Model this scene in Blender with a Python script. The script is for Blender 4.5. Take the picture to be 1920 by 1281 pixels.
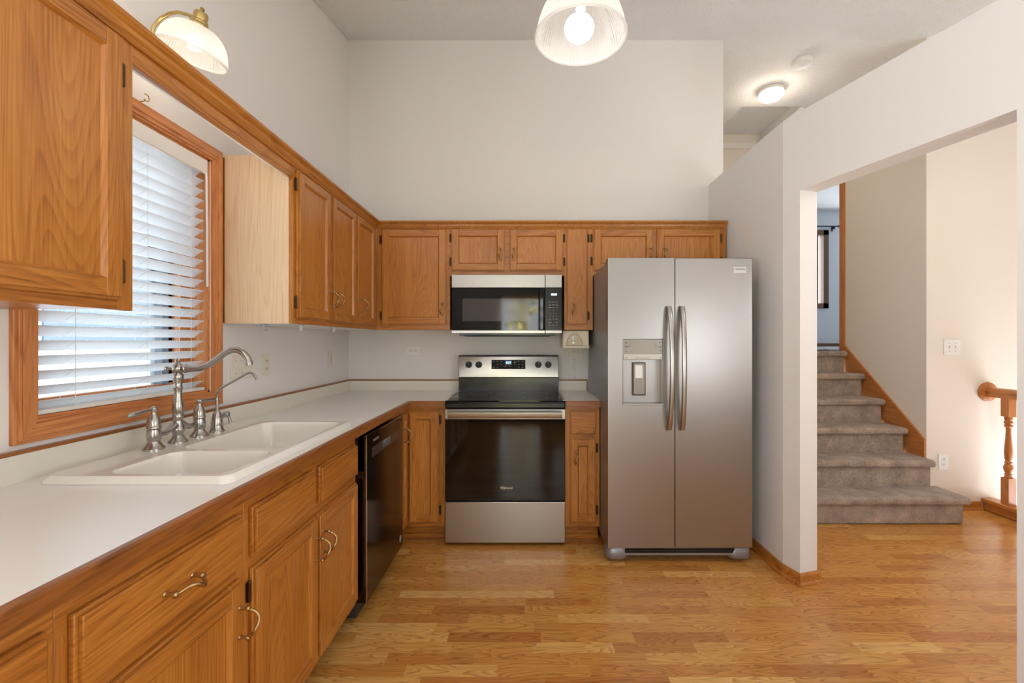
import bpy, bmesh, math, random
from math import pi, sin, cos, radians as R
from mathutils import Vector, Matrix

for o in list(bpy.data.objects): bpy.data.objects.remove(o, do_unlink=True)
S = bpy.context.scene
COL = S.collection
random.seed(7)

# ------------------------------------------------------------------ camera
FPX, CX, CY, EYE = 835.0, 986.0, 640.5, 1.293      # focal length and vanishing point in a 1920x1281 frame
cam_d = bpy.data.cameras.new('camera'); cam = bpy.data.objects.new('camera', cam_d); COL.objects.link(cam)
cam_d.sensor_width = 36; cam_d.sensor_fit = 'HORIZONTAL'
cam_d.lens = FPX / 1920 * 36
cam_d.shift_x = -(CX - 960) / 1920; cam_d.shift_y = (CY - 640.5) / 1920
cam_d.clip_start = .02; cam_d.clip_end = 200
cam.location = (0, 0, EYE); cam.rotation_euler = (pi/2, 0, 0)
S.camera = cam

# ------------------------------------------------------------------ exposure, world, daylight, added fills
S.view_settings.view_transform = 'Standard'; S.view_settings.look = 'None'
S.view_settings.gamma = 1; S.view_settings.use_curve_mapping = False
S.view_settings.exposure = 0.46
W = bpy.data.worlds.new('overcast_sky'); S.world = W; W.use_nodes = True
bg = W.node_tree.nodes['Background']
bg.inputs[0].default_value = (.86, .93, 1, 1); bg.inputs[1].default_value = 5.5

def area(name, loc, rot, sx, sy, watts, color):
    l = bpy.data.lights.new(name, 'AREA'); l.shape = 'RECTANGLE'; l.size = sx; l.size_y = sy
    l.energy = watts; l.color = color
    o = bpy.data.objects.new(name, l); COL.objects.link(o); o.location = loc; o.rotation_euler = rot
    return o
def point(name, loc, watts, color, r=.04):
    l = bpy.data.lights.new(name, 'POINT'); l.energy = watts; l.color = color; l.shadow_soft_size = r
    o = bpy.data.objects.new(name, l); COL.objects.link(o); o.location = loc
    return o
FILL_COOL = (.88, .94, 1)
UP = R(50)                            # upward tilt of the added fills, lifts the ceiling
# added fills with no windows behind them, save the upstairs window's daylight
area('fill_beside_patio', (.74, -1.50, 1.20), (pi/2+UP*.4, 0, 0), .62, 1.7, 10, FILL_COOL)  # added fill, no second door panel is built here
area('fill_right', (2.20, -.15, 1.40), (pi/2+UP, 0, R(90-16.65)), 1.3, 1.4, 40, (.90, .96, 1))  # added fill in front of the solid angled wall
area('fill_left', (-1.30, -.40, 1.45), (pi/2+UP, 0, -pi/2), .9, 1.3, 70, FILL_COOL)  # added fill, the left wall has no opening here
area('fill_entry', (3.4, -1.48, 1.5), (pi/2+UP, 0, 0), 1.2, 1.6, 16, (1, .96, .92))  # added fill for the entry, no window behind it
area('daylight_upstairs_window', (5.9, 7.93, 2.6), (pi/2, 0, pi), 1.6, 1.35, 22, (.86, .93, 1))
point('fill_entry_point', (2.80, 1.15, 2.55), 15, (1, .93, .82), .09)  # added point light without a fixture, brightens the stair walls
sun = bpy.data.lights.new('sun', 'SUN'); sun.energy = 110; sun.angle = R(1); sun.color = (1, .95, .86)
suno = bpy.data.objects.new('sun', sun); COL.objects.link(suno); suno.rotation_euler = Vector((0, -.77, -.63)).to_track_quat('-Z', 'Y').to_euler()

# ------------------------------------------------------------------ materials
def lin(c): return tuple(((v/255)/12.92 if v/255 <= .04045 else ((v/255+.055)/1.055)**2.4) for v in c)
class N:
    """tiny node helper"""
    def __init__(s, name):
        s.m = bpy.data.materials.new(name); s.m.use_nodes = True
        s.t = s.m.node_tree; s.b = s.t.nodes['Principled BSDF']; s.out = s.t.nodes['Material Output']
    def n(s, typ, **kw):
        nd = s.t.nodes.new(typ)
        for k, v in kw.items():
            if hasattr(nd, k): setattr(nd, k, v)
        return nd
    def l(s, a, b): s.t.links.new(a, b)
    def ramp(s, stops):
        r = s.n('ShaderNodeValToRGB'); e = r.color_ramp.elements
        e[0].position, e[1].position = stops[0][0], stops[-1][0]
        e[0].color, e[1].color = (*stops[0][1], 1), (*stops[-1][1], 1)
        for p, c in stops[1:-1]:
            x = e.new(p); x.color = (*c, 1)
        return r
    def math(s, op, a, b=None):
        m = s.n('ShaderNodeMath'); m.operation = op
        for i, v in enumerate((a, b)):
            if v is None: continue
            if isinstance(v, (int, float)): m.inputs[i].default_value = v
            else: s.l(v, m.inputs[i])
        return m.outputs[0]
    def noise(s, vec, scale, detail=2, rough=.5, dist=0):
        x = s.n('ShaderNodeTexNoise'); x.inputs['Scale'].default_value = scale
        x.inputs['Detail'].default_value = detail; x.inputs['Roughness'].default_value = rough
        x.inputs['Distortion'].default_value = dist
        if vec is not None: s.l(vec, x.inputs['Vector'])
        return x.outputs['Fac']
    def mapping(s, vec, scale):
        m = s.n('ShaderNodeMapping'); m.inputs['Scale'].default_value = scale; s.l(vec, m.inputs['Vector'])
        return m.outputs[0]
    def bump(s, h, strength, dist=.001):
        b = s.n('ShaderNodeBump'); b.inputs['Strength'].default_value = strength; b.inputs['Distance'].default_value = dist
        s.l(h, b.inputs['Height']); s.l(b.outputs[0], s.b.inputs['Normal'])
    def mix(s, fac, a, b, mode='MIX'):
        m = s.n('ShaderNodeMix'); m.data_type = 'RGBA'; m.blend_type = mode
        for k, v in ((0, fac), (6, a), (7, b)):
            if isinstance(v, (int, float)): m.inputs[k].default_value = v
            elif isinstance(v, tuple): m.inputs[k].default_value = (*v, 1)
            else: s.l(v, m.inputs[k])
        return m.outputs[2]

def plain(name, rgb, rough=.5, metal=0, emit=0, **kw):
    k = N(name); k.b.inputs['Base Color'].default_value = (*lin(rgb), 1)
    k.b.inputs['Roughness'].default_value = rough; k.b.inputs['Metallic'].default_value = metal
    if emit:
        k.b.inputs['Emission Color'].default_value = (*lin(rgb), 1); k.b.inputs['Emission Strength'].default_value = emit
    for a, v in kw.items(): k.b.inputs[a.replace('_', ' ')].default_value = v
    return k.m

def oak(name, axis, light, mid, dark, rough=.36, ring=13, contrast=1.0):
    k = N(name)
    tc = k.n('ShaderNodeTexCoord'); oi = k.n('ShaderNodeObjectInfo')
    off = k.n('ShaderNodeVectorMath'); off.operation = 'SCALE'; off.inputs[0].default_value = (7.3, 4.1, 5.7)
    k.l(oi.outputs['Random'], off.inputs['Scale'])
    ad = k.n('ShaderNodeVectorMath'); ad.operation = 'ADD'
    k.l(tc.outputs['Object'], ad.inputs[0]); k.l(off.outputs[0], ad.inputs[1])
    def sc(al, ac): return tuple(al if a == axis else ac for a in 'XYZ')
    v1 = k.mapping(ad.outputs[0], sc(.34, 3.0))
    n1 = k.noise(v1, 1.2, 2, .4, .25)
    saw = k.math('FRACT', k.math('MULTIPLY', n1, ring * 3.2))
    ringv = k.math('MULTIPLY', k.math('POWER', saw, 2.2), k.math('SUBTRACT', 1.0, k.math('POWER', saw, 14)))
    v2 = k.mapping(ad.outputs[0], sc(6, 170))
    n2 = k.noise(v2, 1.0, 3, .6)
    v3 = k.mapping(ad.outputs[0], sc(.9, 7))
    n3 = k.noise(v3, 1.0, 3, .6)
    f = k.math('MULTIPLY', ringv, k.math('ADD', k.math('MULTIPLY', n2, .40 * contrast), .03))
    f = k.math('ADD', f, k.math('MULTIPLY', n2, .60 * contrast))
    f = k.math('ADD', f, k.math('MULTIPLY', n3, .38))
    rp = k.ramp([(.28, light), (.56, mid), (.93, dark)])
    k.l(f, rp.inputs[0]); k.l(rp.outputs[0], k.b.inputs['Base Color'])
    k.b.inputs['Roughness'].default_value = rough
    k.b.inputs['Coat Weight'].default_value = .25; k.b.inputs['Coat Roughness'].default_value = .18
    k.bump(n2, .25, .0006)
    return k.m
OL, OM, OD = lin((204, 138, 60)), lin((177, 108, 38)), lin((102, 56, 15))
OAKV = oak('oak_vertical_grain', 'Z', OL, OM, OD, ring=20, contrast=.85)
OAKX = oak('oak_grain_along_width', 'X', OL, OM, OD)
OAKY = oak('oak_grain_along_depth', 'Y', OL, OM, OD)
CL, CM, CD = lin((224, 158, 98)), lin((204, 130, 74)), lin((150, 82, 40))
CASV = oak('window_oak_vertical', 'Z', CL, CM, CD, ring=16)
CASY = oak('window_oak_horizontal', 'Y', CL, CM, CD, ring=16)
OAKEX = oak('dark_edge_oak_x', 'X', lin((176, 112, 52)), lin((146, 86, 34)), lin((88, 48, 16)))  # darker oak tone for the counter edges
OAKEY = oak('dark_edge_oak_y', 'Y', lin((176, 112, 52)), lin((146, 86, 34)), lin((88, 48, 16)))
PALE = oak('glare_toned_oak', 'Z', lin((240, 212, 180)), lin((228, 192, 154)), lin((196, 150, 106)), .5, 10, .8)  # window glare put into the oak colour
STOAK = oak('stair_oak', 'Z', lin((206, 134, 66)), lin((186, 114, 48)), lin((130, 72, 28)))
STOAKY = oak('stair_oak_rail', 'Y', lin((208, 138, 70)), lin((188, 116, 52)), lin((132, 74, 30)))

def wallmat(name, rgb, b=.12):
    k = N(name); tc = k.n('ShaderNodeTexCoord')
    n = k.noise(tc.outputs['Object'], 160, 3, .6)
    n0 = k.noise(tc.outputs['Object'], 1.3, 2)
    c = k.mix(k.math('MULTIPLY', n0, .12), lin(rgb), lin(tuple(v*.94 for v in rgb)))
    k.l(c, k.b.inputs['Base Color'])
    k.b.inputs['Roughness'].default_value = .75; k.bump(n, b, .001)
    return k.m
WALL = wallmat('wall_paint', (236, 231, 227))
CREAM = wallmat('cream_wall_paint', (231, 222, 208))
WHITE_TRIM = plain('white_trim_paint', (235, 230, 222), .4)
def ceilmat():
    k = N('popcorn_ceiling'); tc = k.n('ShaderNodeTexCoord')
    n = k.noise(tc.outputs['Object'], 75, 3, .6)
    k.b.inputs['Base Color'].default_value = (*lin((246, 245, 243)), 1); k.b.inputs['Roughness'].default_value = .9
    k.bump(n, 1.0, .016); return k.m
CEIL = ceilmat()

def floormat():
    k = N('oak_strip_laminate'); tc = k.n('ShaderNodeTexCoord')
    sep = k.n('ShaderNodeSeparateXYZ'); k.l(tc.outputs['Object'], sep.inputs[0])
    row = k.math('FLOOR', k.math('MULTIPLY', sep.outputs[1], 1/.066))
    def white(v, dim='1D'):
        w = k.n('ShaderNodeTexWhiteNoise'); w.noise_dimensions = dim
        k.l(v, w.inputs['W' if dim == '1D' else 'Vector']); return w.outputs
    r = white(row)[0]
    ln = k.math('ADD', k.math('MULTIPLY', r, .22), .30)
    col = k.math('FLOOR', k.math('ADD', k.math('DIVIDE', sep.outputs[0], ln), k.math('MULTIPLY', r, 91.7)))
    cm = k.n('ShaderNodeCombineXYZ'); k.l(row, cm.inputs[0]); k.l(col, cm.inputs[1])
    rnd = white(cm.outputs[0], '2D')
    w = k.n('ShaderNodeVectorMath'); w.operation = 'ADD'
    sh = k.n('ShaderNodeVectorMath'); sh.operation = 'SCALE'; sh.inputs['Scale'].default_value = 37.0
    k.l(rnd[1], sh.inputs[0]); k.l(tc.outputs['Object'], w.inputs[0]); k.l(sh.outputs[0], w.inputs[1])
    n1 = k.noise(k.mapping(w.outputs[0], (1.3, 9, 1)), 1.5, 2, .45, .4)
    ring = k.math('POWER', k.math('FRACT', k.math('MULTIPLY', n1, 17)), 3)
    n2 = k.noise(k.mapping(w.outputs[0], (7, 190, 1)), 1, 3, .6)
    base = k.ramp([(0, lin((188, 123, 58))), (.2, lin((202, 140, 70))), (.8, lin((213, 154, 80))), (1, lin((228, 178, 106)))]); k.l(rnd[0], base.inputs[0])
    f = k.math('ADD', k.math('MULTIPLY', ring, .62), k.math('MULTIPLY', n2, .42))
    c = k.mix(f, (1.16, 1.16, 1.16), (.50, .41, .32))
    c2 = k.mix(1.0, base.outputs[0], c, 'MULTIPLY')
    k.l(c2, k.b.inputs['Base Color'])
    k.b.inputs['Roughness'].default_value = .24; k.b.inputs['Specular IOR Level'].default_value = .5
    k.bump(n2, .05, .0004)
    return k.m
FLOOR = floormat()

def carpetmat(name, c1, c2):
    k = N(name); tc = k.n('ShaderNodeTexCoord')
    n = k.noise(tc.outputs['Object'], 150, 3, .75); n0 = k.noise(tc.outputs['Object'], 9, 3, .6)
    f = k.math('ADD', k.math('MULTIPLY', n, .7), k.math('MULTIPLY', n0, .45))
    rp = k.ramp([(.38, lin(c2)), (.76, lin(c1))]); k.l(f, rp.inputs[0]); k.l(rp.outputs[0], k.b.inputs['Base Color'])
    k.b.inputs['Roughness'].default_value = 1; k.b.inputs['Specular IOR Level'].default_value = .1
    k.b.inputs['Sheen Weight'].default_value = .3
    k.bump(n, 1.0, .012); return k.m
CARPET = carpetmat('taupe_carpet', (234, 210, 188), (116, 95, 80))
CARPET_UP = carpetmat('pale_carpet', (220, 222, 226), (170, 172, 178))

def steel(name, rgb, rough, axis, amt=.015):
    k = N(name); tc = k.n('ShaderNodeTexCoord')
    n = k.noise(k.mapping(tc.outputs['Object'], tuple(2.5 if a == axis else 300 for a in 'XYZ')), 1, 2, .6)
    k.b.inputs['Base Color'].default_value = (*lin(rgb), 1); k.b.inputs['Metallic'].default_value = 1
    r = k.math('ADD', k.math('MULTIPLY', n, amt), rough - amt/2); k.l(r, k.b.inputs['Roughness'])
    return k.m
STEEL = steel('brushed_stainless', (176, 173, 169), .30, 'X')
FRIDGE = steel('fridge_stainless', (170, 165, 160), .36, 'X')
NICKEL = plain('brushed_nickel', (178, 174, 168), .26, 1)
CHROME = plain('chrome', (215, 215, 216), .1, 1)
BRASS = plain('polished_brass', (205, 178, 118), .2, 1)
ANTIQUE = plain('antique_brass', (182, 152, 106), .32, 1)
DARKHINGE = plain('dark_bronze_hinge', (86, 66, 44), .4, 1)
BLACKGL = plain('black_glass', (7, 7, 8), .05, 0, 0, Specular_IOR_Level=.5)
BLACK = plain('black_enamel', (14, 14, 15), .22)
DARKGREY = plain('dark_grey_plastic', (50, 48, 47), .45)
DKSTEEL = steel('black_stainless', (74, 68, 66), .16, 'Z', .06)
GREYPL = plain('grey_cabinet_steel', (150, 150, 154), .35, .5)
TAUPE = plain('dispenser_taupe', (150, 142, 130), .35, .4)
TAUPE_L = plain('dispenser_light_taupe', (190, 184, 172), .35, .3)
LAMINATE = None
def lam():
    k = N('white_laminate'); tc = k.n('ShaderNodeTexCoord')
    n = k.noise(tc.outputs['Object'], 3, 3, .6)
    k.l(k.mix(n, lin((247, 245, 241)), lin((240, 238, 232))), k.b.inputs['Base Color'])
    k.b.inputs['Roughness'].default_value = .26; return k.m
LAMINATE = lam()
SPLASH = plain('cream_laminate_backsplash', (232, 226, 212), .4)
SINKW = plain('almond_sink_enamel', (240, 235, 226), .12, 0, 0, Coat_Weight=.5)
PLATE = plain('ivory_plastic', (232, 223, 206), .4)
PLATEW = plain('white_plastic', (238, 236, 230), .35)
SLOT = plain('dark_slots', (60, 50, 40), .6)
GLYPH = plain('pale_print', (150, 150, 148), .5)
GLYPHD = plain('dark_print', (70, 66, 60), .5)
LEDW = plain('white_led_digits', (225, 240, 255), .5, 0, 4)
LEDB = plain('blue_led_digits', (140, 205, 255), .5, 0, 3.5)
LEDBG = plain('blue_led_window', (6, 30, 74), .2, 0, .4)
CANWHITE = plain('aged_cream_plastic', (226, 216, 192), .35)
CANSHADE = plain('can_opener_lever_cream', (208, 192, 160), .35)
VINYL = plain('grey_window_vinyl', (120, 132, 146), .5)
def glassmat(name):
    k = N(name); tr = k.n('ShaderNodeBsdfTransparent'); gl = k.n('ShaderNodeBsdfGlossy'); gl.inputs['Roughness'].default_value = .02
    fr = k.n('ShaderNodeFresnel'); fr.inputs[0].default_value = 1.3
    mx = k.n('ShaderNodeMixShader'); k.l(fr.outputs[0], mx.inputs[0]); k.l(tr.outputs[0], mx.inputs[1]); k.l(gl.outputs[0], mx.inputs[2])
    k.l(mx.outputs[0], k.out.inputs[0]); return k.m
GLASS = glassmat('window_glass')
def shademat():
    k = N('ribbed_lamp_glass'); tr = k.n('ShaderNodeBsdfTransparent'); tr.inputs[0].default_value = (.96, .95, .93, 1)
    tl = k.n('ShaderNodeBsdfTranslucent'); tl.inputs[0].default_value = (.95, .93, .9, 1)
    df = k.n('ShaderNodeBsdfDiffuse'); df.inputs[0].default_value = (.92, .91, .89, 1)
    gl = k.n('ShaderNodeBsdfGlossy'); gl.inputs['Roughness'].default_value = .2
    a = k.n('ShaderNodeMixShader'); a.inputs[0].default_value = .5; k.l(tl.outputs[0], a.inputs[1]); k.l(df.outputs[0], a.inputs[2])
    b = k.n('ShaderNodeMixShader'); b.inputs[0].default_value = .70; k.l(tr.outputs[0], b.inputs[1]); k.l(a.outputs[0], b.inputs[2])
    fr = k.n('ShaderNodeFresnel'); fr.inputs[0].default_value = 1.12
    c = k.n('ShaderNodeMixShader'); k.l(fr.outputs[0], c.inputs[0]); k.l(b.outputs[0], c.inputs[1]); k.l(gl.outputs[0], c.inputs[2])
    k.l(c.outputs[0], k.out.inputs[0]); return k.m
SHADE = shademat()
def slatmat():
    k = N('white_blind_slats'); tl = k.n('ShaderNodeBsdfTranslucent'); tl.inputs[0].default_value = (.9, .93, .96, 1)
    mx = k.n('ShaderNodeMixShader'); mx.inputs[0].default_value = .46
    k.b.inputs['Base Color'].default_value = (*lin((249, 249, 249)), 1); k.b.inputs['Roughness'].default_value = .35
    k.l(k.b.outputs[0], mx.inputs[1]); k.l(tl.outputs[0], mx.inputs[2]); k.l(mx.outputs[0], k.out.inputs[0]); return k.m
SLAT = slatmat()
def bulbmat(name, rgb, e):
    k = N(name); em = k.n('ShaderNodeEmission'); em.inputs[0].default_value = (*lin(rgb), 1); em.inputs[1].default_value = e
    k.l(em.outputs[0], k.out.inputs[0]); return k.m
BULB = bulbmat('lit_bulb', (255, 248, 238), 2.6)
DOME = bulbmat('lit_dome', (255, 240, 220), 2.5)
def siding():
    k = N('pale_lap_siding'); tc = k.n('ShaderNodeTexCoord')
    sep = k.n('ShaderNodeSeparateXYZ'); k.l(tc.outputs['Object'], sep.inputs[0])
    f = k.math('FRACT', k.math('MULTIPLY', sep.outputs[2], 7))
    rp = k.ramp([(0, lin((108, 116, 126))), (.1, lin((164, 171, 179))), (1, lin((178, 185, 192)))])
    k.l(f, rp.inputs[0]); k.l(rp.outputs[0], k.b.inputs['Base Color']); k.b.inputs['Roughness'].default_value = .7; return k.m
SIDING = siding()
def leafmat(name, a, b):
    k = N(name); tc = k.n('ShaderNodeTexCoord'); n = k.noise(tc.outputs['Object'], 6, 3)
    k.l(k.mix(n, lin(a), lin(b)), k.b.inputs['Base Color']); k.b.inputs['Roughness'].default_value = .8; return k.m
LEAF1 = leafmat('autumn_leaves', (226, 206, 130), (130, 134, 84)); LEAF2 = leafmat('green_leaves', (96, 120, 70), (50, 70, 52))
BARK = leafmat('grey_bark', (120, 108, 100), (60, 54, 52)); GRASS = leafmat('lawn', (120, 130, 84), (90, 96, 62))

# ------------------------------------------------------------------ mesh helpers
ORG = {}
class MB:
    def __init__(s): s.bm = bmesh.new()
    def box(s, x0, x1, y0, y1, z0, z1, m=0):
        x0, x1 = sorted((x0, x1)); y0, y1 = sorted((y0, y1)); z0, z1 = sorted((z0, z1))
        v = [s.bm.verts.new(p) for p in ((x0,y0,z0),(x1,y0,z0),(x1,y1,z0),(x0,y1,z0),(x0,y0,z1),(x1,y0,z1),(x1,y1,z1),(x0,y1,z1))]
        for q in ((0,3,2,1),(4,5,6,7),(0,1,5,4),(1,2,6,5),(2,3,7,6),(3,0,4,7)):
            f = s.bm.faces.new([v[i] for i in q]); f.material_index = m
        return s
    def quad(s, pts, m=0):
        f = s.bm.faces.new([s.bm.verts.new(p) for p in pts]); f.material_index = m; return s
    def loft(s, rings, m=0, closed=True, caps=True):
        rs = [[s.bm.verts.new(p) for p in r] for r in rings]; n = len(rs[0])
        for a, b in zip(rs, rs[1:]):
            for i in range(n if closed else n-1):
                j = (i+1) % n
                f = s.bm.faces.new((a[i], a[j], b[j], b[i])); f.material_index = m
        if caps and closed:
            for r in (rs[0][::-1], rs[-1]):
                f = s.bm.faces.new(r); f.material_index = m
        return s
    def prism(s, poly, axis, a0, a1, m=0):
        """poly of 2-D points extruded along an axis; 2-D order is the other two axes in x,y,z order"""
        def P(p, a):
            return (a, p[0], p[1]) if axis == 'X' else (p[0], a, p[1]) if axis == 'Y' else (p[0], p[1], a)
        return s.loft([[P(p, a0) for p in poly], [P(p, a1) for p in poly]], m)
    def tube(s, pts, r, seg=12, m=0):
        pts = [Vector(p) for p in pts]; rr = r if isinstance(r, (list, tuple)) else [r]*len(pts)
        rings = []; up = None
        for i, p in enumerate(pts):
            t = (pts[min(i+1, len(pts)-1)] - pts[max(i-1, 0)]).normalized()
            if up is None:
                up = Vector((0, 0, 1)) if abs(t.z) < .9 else Vector((1, 0, 0))
            u = (up - t * up.dot(t)).normalized(); w = t.cross(u); up = u
            rings.append([p + (u*cos(2*pi*k/seg) + w*sin(2*pi*k/seg)) * rr[i] for k in range(seg)])
        return s.loft(rings, m)
    def lathe(s, prof, base, axis=(0, 0, 1), seg=24, m=0, caps=True):
        """prof: (radius, height) along axis from base"""
        ax = Vector(axis).normalized(); u = ax.orthogonal().normalized(); w = ax.cross(u); b = Vector(base)
        return s.loft([[b + ax*h + (u*cos(2*pi*k/seg) + w*sin(2*pi*k/seg))*max(r, 1e-4) for k in range(seg)] for r, h in prof], m, True, caps)
    def sphere(s, c, r, m=0, seg=16, sz=1):
        n = 10
        return s.lathe([(r*sin(pi*i/n), -r*sz*cos(pi*i/n)) for i in range(n+1)], c, (0, 0, 1), seg, m)
    def xf(s, M): s.bm.transform(M); return s
    def build(s, name, mats, parent=None, bevel=0, smooth=False, seg=2, org=None, recalc=True):
        me = bpy.data.meshes.new(name)
        if recalc: bmesh.ops.recalc_face_normals(s.bm, faces=s.bm.faces)
        o0 = ORG[parent.name] if parent is not None else Vector(org or (0, 0, 0))
        s.bm.transform(Matrix.Translation(-o0))
        s.bm.to_mesh(me); s.bm.free()
        for m in (mats if isinstance(mats, (list, tuple)) else [mats]): me.materials.append(m)
        o = bpy.data.objects.new(name, me); COL.objects.link(o)
        if parent is not None: o.parent = parent
        else: o.location = o0
        ORG[o.name] = o0
        if smooth or bevel:
            me.polygons.foreach_set('use_smooth', [True]*len(me.polygons))
            me.set_sharp_from_angle(angle=R(35 if smooth else 50))
        if bevel:
            b = o.modifiers.new('bevel', 'BEVEL'); b.width = bevel; b.segments = seg; b.limit_method = 'ANGLE'; b.angle_limit = R(40)
            b.harden_normals = False
        return o
def tag(o, label=None, cat=None, group=None, kind=None):
    if label: o['label'] = label
    if cat: o['category'] = cat
    if group: o['group'] = group
    if kind: o['kind'] = kind
    return o
def thing(name, loc, label, cat, group=None):
    o = bpy.data.objects.new(name, None); COL.objects.link(o); o.location = loc; o.empty_display_size = .05
    ORG[o.name] = Vector(loc); return tag(o, label, cat, group)
def struct(name, mb, mats, label=None, cat=None, **kw):
    o = mb.build(name, mats, **kw); return tag(o, label, cat, None, 'structure')
def text(s, name, txt, size, loc, rot, m, parent, align='CENTER', extr=.0004, sx=1):
    cu = bpy.data.curves.new(name, 'FONT'); cu.body = txt; cu.size = size; cu.align_x = align; cu.align_y = 'CENTER'; cu.extrude = extr
    t = bpy.data.objects.new(name, cu); COL.objects.link(t)
    dg = bpy.context.evaluated_depsgraph_get(); me = bpy.data.meshes.new_from_object(t.evaluated_get(dg))
    bpy.data.objects.remove(t); me.name = name
    me.transform(Matrix.Translation(Vector(loc) - ORG[parent.name]) @ Matrix.Rotation(rot[2], 4, 'Z') @ Matrix.Rotation(rot[0], 4, 'X') @ Matrix.Scale(sx, 4, (1, 0, 0)))
    me.materials.clear(); me.materials.append(m)
    o = bpy.data.objects.new(name, me); COL.objects.link(o); o.parent = parent; ORG[o.name] = ORG[parent.name]
    return o

# ------------------------------------------------------------------ room shell
LX, BY = -1.384, 3.48                 # left wall face, back wall face
AX, AY = 1.425, 2.469                 # corner where the right wall turns
AD = Vector((.2865, -.9581)); AN = Vector((.9581, .2865))   # along / outward of the angled wall
def ap(t, d=0): p = Vector((AX, AY)) + AD*t + AN*d; return (p.x, p.y)
FY = -1.55                            # wall behind the camera
def ceil_z(y): return 3.648 - .241*max(0, BY - y) if y < BY else 3.648
T = .117                              # partition thickness

m = MB(); m.box(-1.6, 3.72, FY, 3.6, -.08, 0); m.box(3.72, 5.0, FY, 2.0, -.08, 0)
struct('floor', m, FLOOR)
m = MB()
m.prism([(FY-.1, ceil_z(FY-.1)), (BY, 3.648), (4.464, 3.648), (4.464, 3.86), (BY, 3.86), (FY-.1, ceil_z(FY-.1)+.12)], 'X', -1.6, 6.7)
m.box(-1.6, 2.17, 4.464, 8.2, 3.648, 3.86); m.box(2.78, 6.7, 4.464, 10.2, 3.648, 3.86); m.box(2.17, 2.78, 4.464, 8.2, 3.748, 3.86)  # slab past the far wall is an added eave keeping sun out
struct('ceiling', m, CEIL)

# left wall with the kitchen window opening (y 1.25..1.95, z 1.07..2.09)
m = MB()
WY0, WY1, WZ0, WZ1 = 1.25, 1.95, 1.07, 2.09
def lw(y0, y1, z0, z1=None):
    if z1 is not None: m.box(LX-.14, LX, y0, y1, z0, z1)
    else: m.prism([(y0, z0), (y1, z0), (y1, ceil_z(y1)+.02), (y0, ceil_z(y0)+.02)], 'X', LX-.14, LX)
lw(FY-.1, WY0, -.08, 1.07); lw(WY0, WY1, -.08, WZ0); lw(WY1, BY+.12, -.08, 1.07)
lw(FY-.1, WY0, 1.07); lw(WY0, WY1, WZ1); lw(WY1, BY+.12, 1.07)
struct('wall_left', m, WALL)
m = MB(); m.box(LX-.14, 1.425+T, BY, BY+.12, -.08, 3.66)
struct('wall_back', m, WALL)
# low partition beside the fridge: straight piece, then the angled piece with the cased opening
TOPZ = 2.515
m = MB()
O0, O1, OZ = .1085, .966, 2.098       # opening along the angled wall
def aw(t0, t1, z0, z1):
    m.prism([ap(t0), ap(t1), ap(t1, T), ap(t0, T)], 'Z', z0, z1)
m.prism([(AX, BY), (AX, AY), ap(0, T), (AX+T, BY)], 'Z', -.02, TOPZ)
aw(0, O0, -.02, TOPZ); aw(O0, O1, OZ, TOPZ); aw(O1, 4.2, -.02, TOPZ)
bmesh.ops.remove_doubles(m.bm, verts=m.bm.verts, dist=1e-5)
struct('wall_right', m, WALL)
# wall behind the camera, with patio door
m = MB()
def fw(x0, x1, z0, z1=None): m.box(x0, x1, FY-.14, FY, z0, z1 if z1 is not None else ceil_z(FY)+.05)
PX0, PX1, PZ = -.47, .27, 2.08
fw(-1.52, PX0, -.08); fw(PX0, PX1, PZ); fw(PX1, 5.0, -.08); fw(PX0, PX1, -.08, .04)
struct('wall_front', m, wallmat('dimmed_wall_paint', (128, 118, 108)))  # wall colour darkened so its reflection in the appliances stays dim
# entry side
m = MB(); m.box(4.9, 5.0, FY, 3.45, -.08, 3.66); struct('wall_entry', m, WALL)
CXX, CYY = 3.085, 3.43                # corner where the stair side wall meets the wall facing the camera
m = MB(); m.box(CXX, 5.0, CYY, CYY+.12, -1.0, 3.66); m.box(CXX, CXX+.12, CYY+.12, 4.32, -.08, 3.66)
struct('wall_stairs', m, wallmat('warm_stair_wall_paint', (238, 227, 213)))
m = MB(); m.box(1.44, 2.78, 5.28, 5.40, 0, 3.76); m.box(1.44, 1.54, BY+.121, 5.3, 0, 3.66); m.box(2.78, 2.88, 5.2, 8.1, 1.0, 3.66)
struct('wall_hall', m, CREAM)
m = MB()
FWY = 8.0
m.box(2.78, 4.2, FWY, FWY+.12, 1.0, 3.66); m.box(5.42, 6.6, FWY, FWY+.12, 1.0, 3.66)
m.box(4.2, 5.42, FWY, FWY+.12, 1.0, 1.887); m.box(4.2, 5.42, FWY, FWY+.12, 3.29, 3.66); m.box(6.5, 6.6, 4.3, FWY+.1, 1.0, 3.66)
m.box(CXX+.1, 6.6, 4.22, 4.32, 1.0, 3.66)
struct('wall_bedroom', m, wallmat('upstairs_wall_paint', (222, 226, 232)))
m = MB(); m.box(1.54, 3.08, 4.335, 5.28, 1.10, 1.205); m.box(2.78, 6.6, 4.335, FWY, 1.10, 1.205)
struct('floor_upstairs', m, CARPET_UP)

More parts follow.
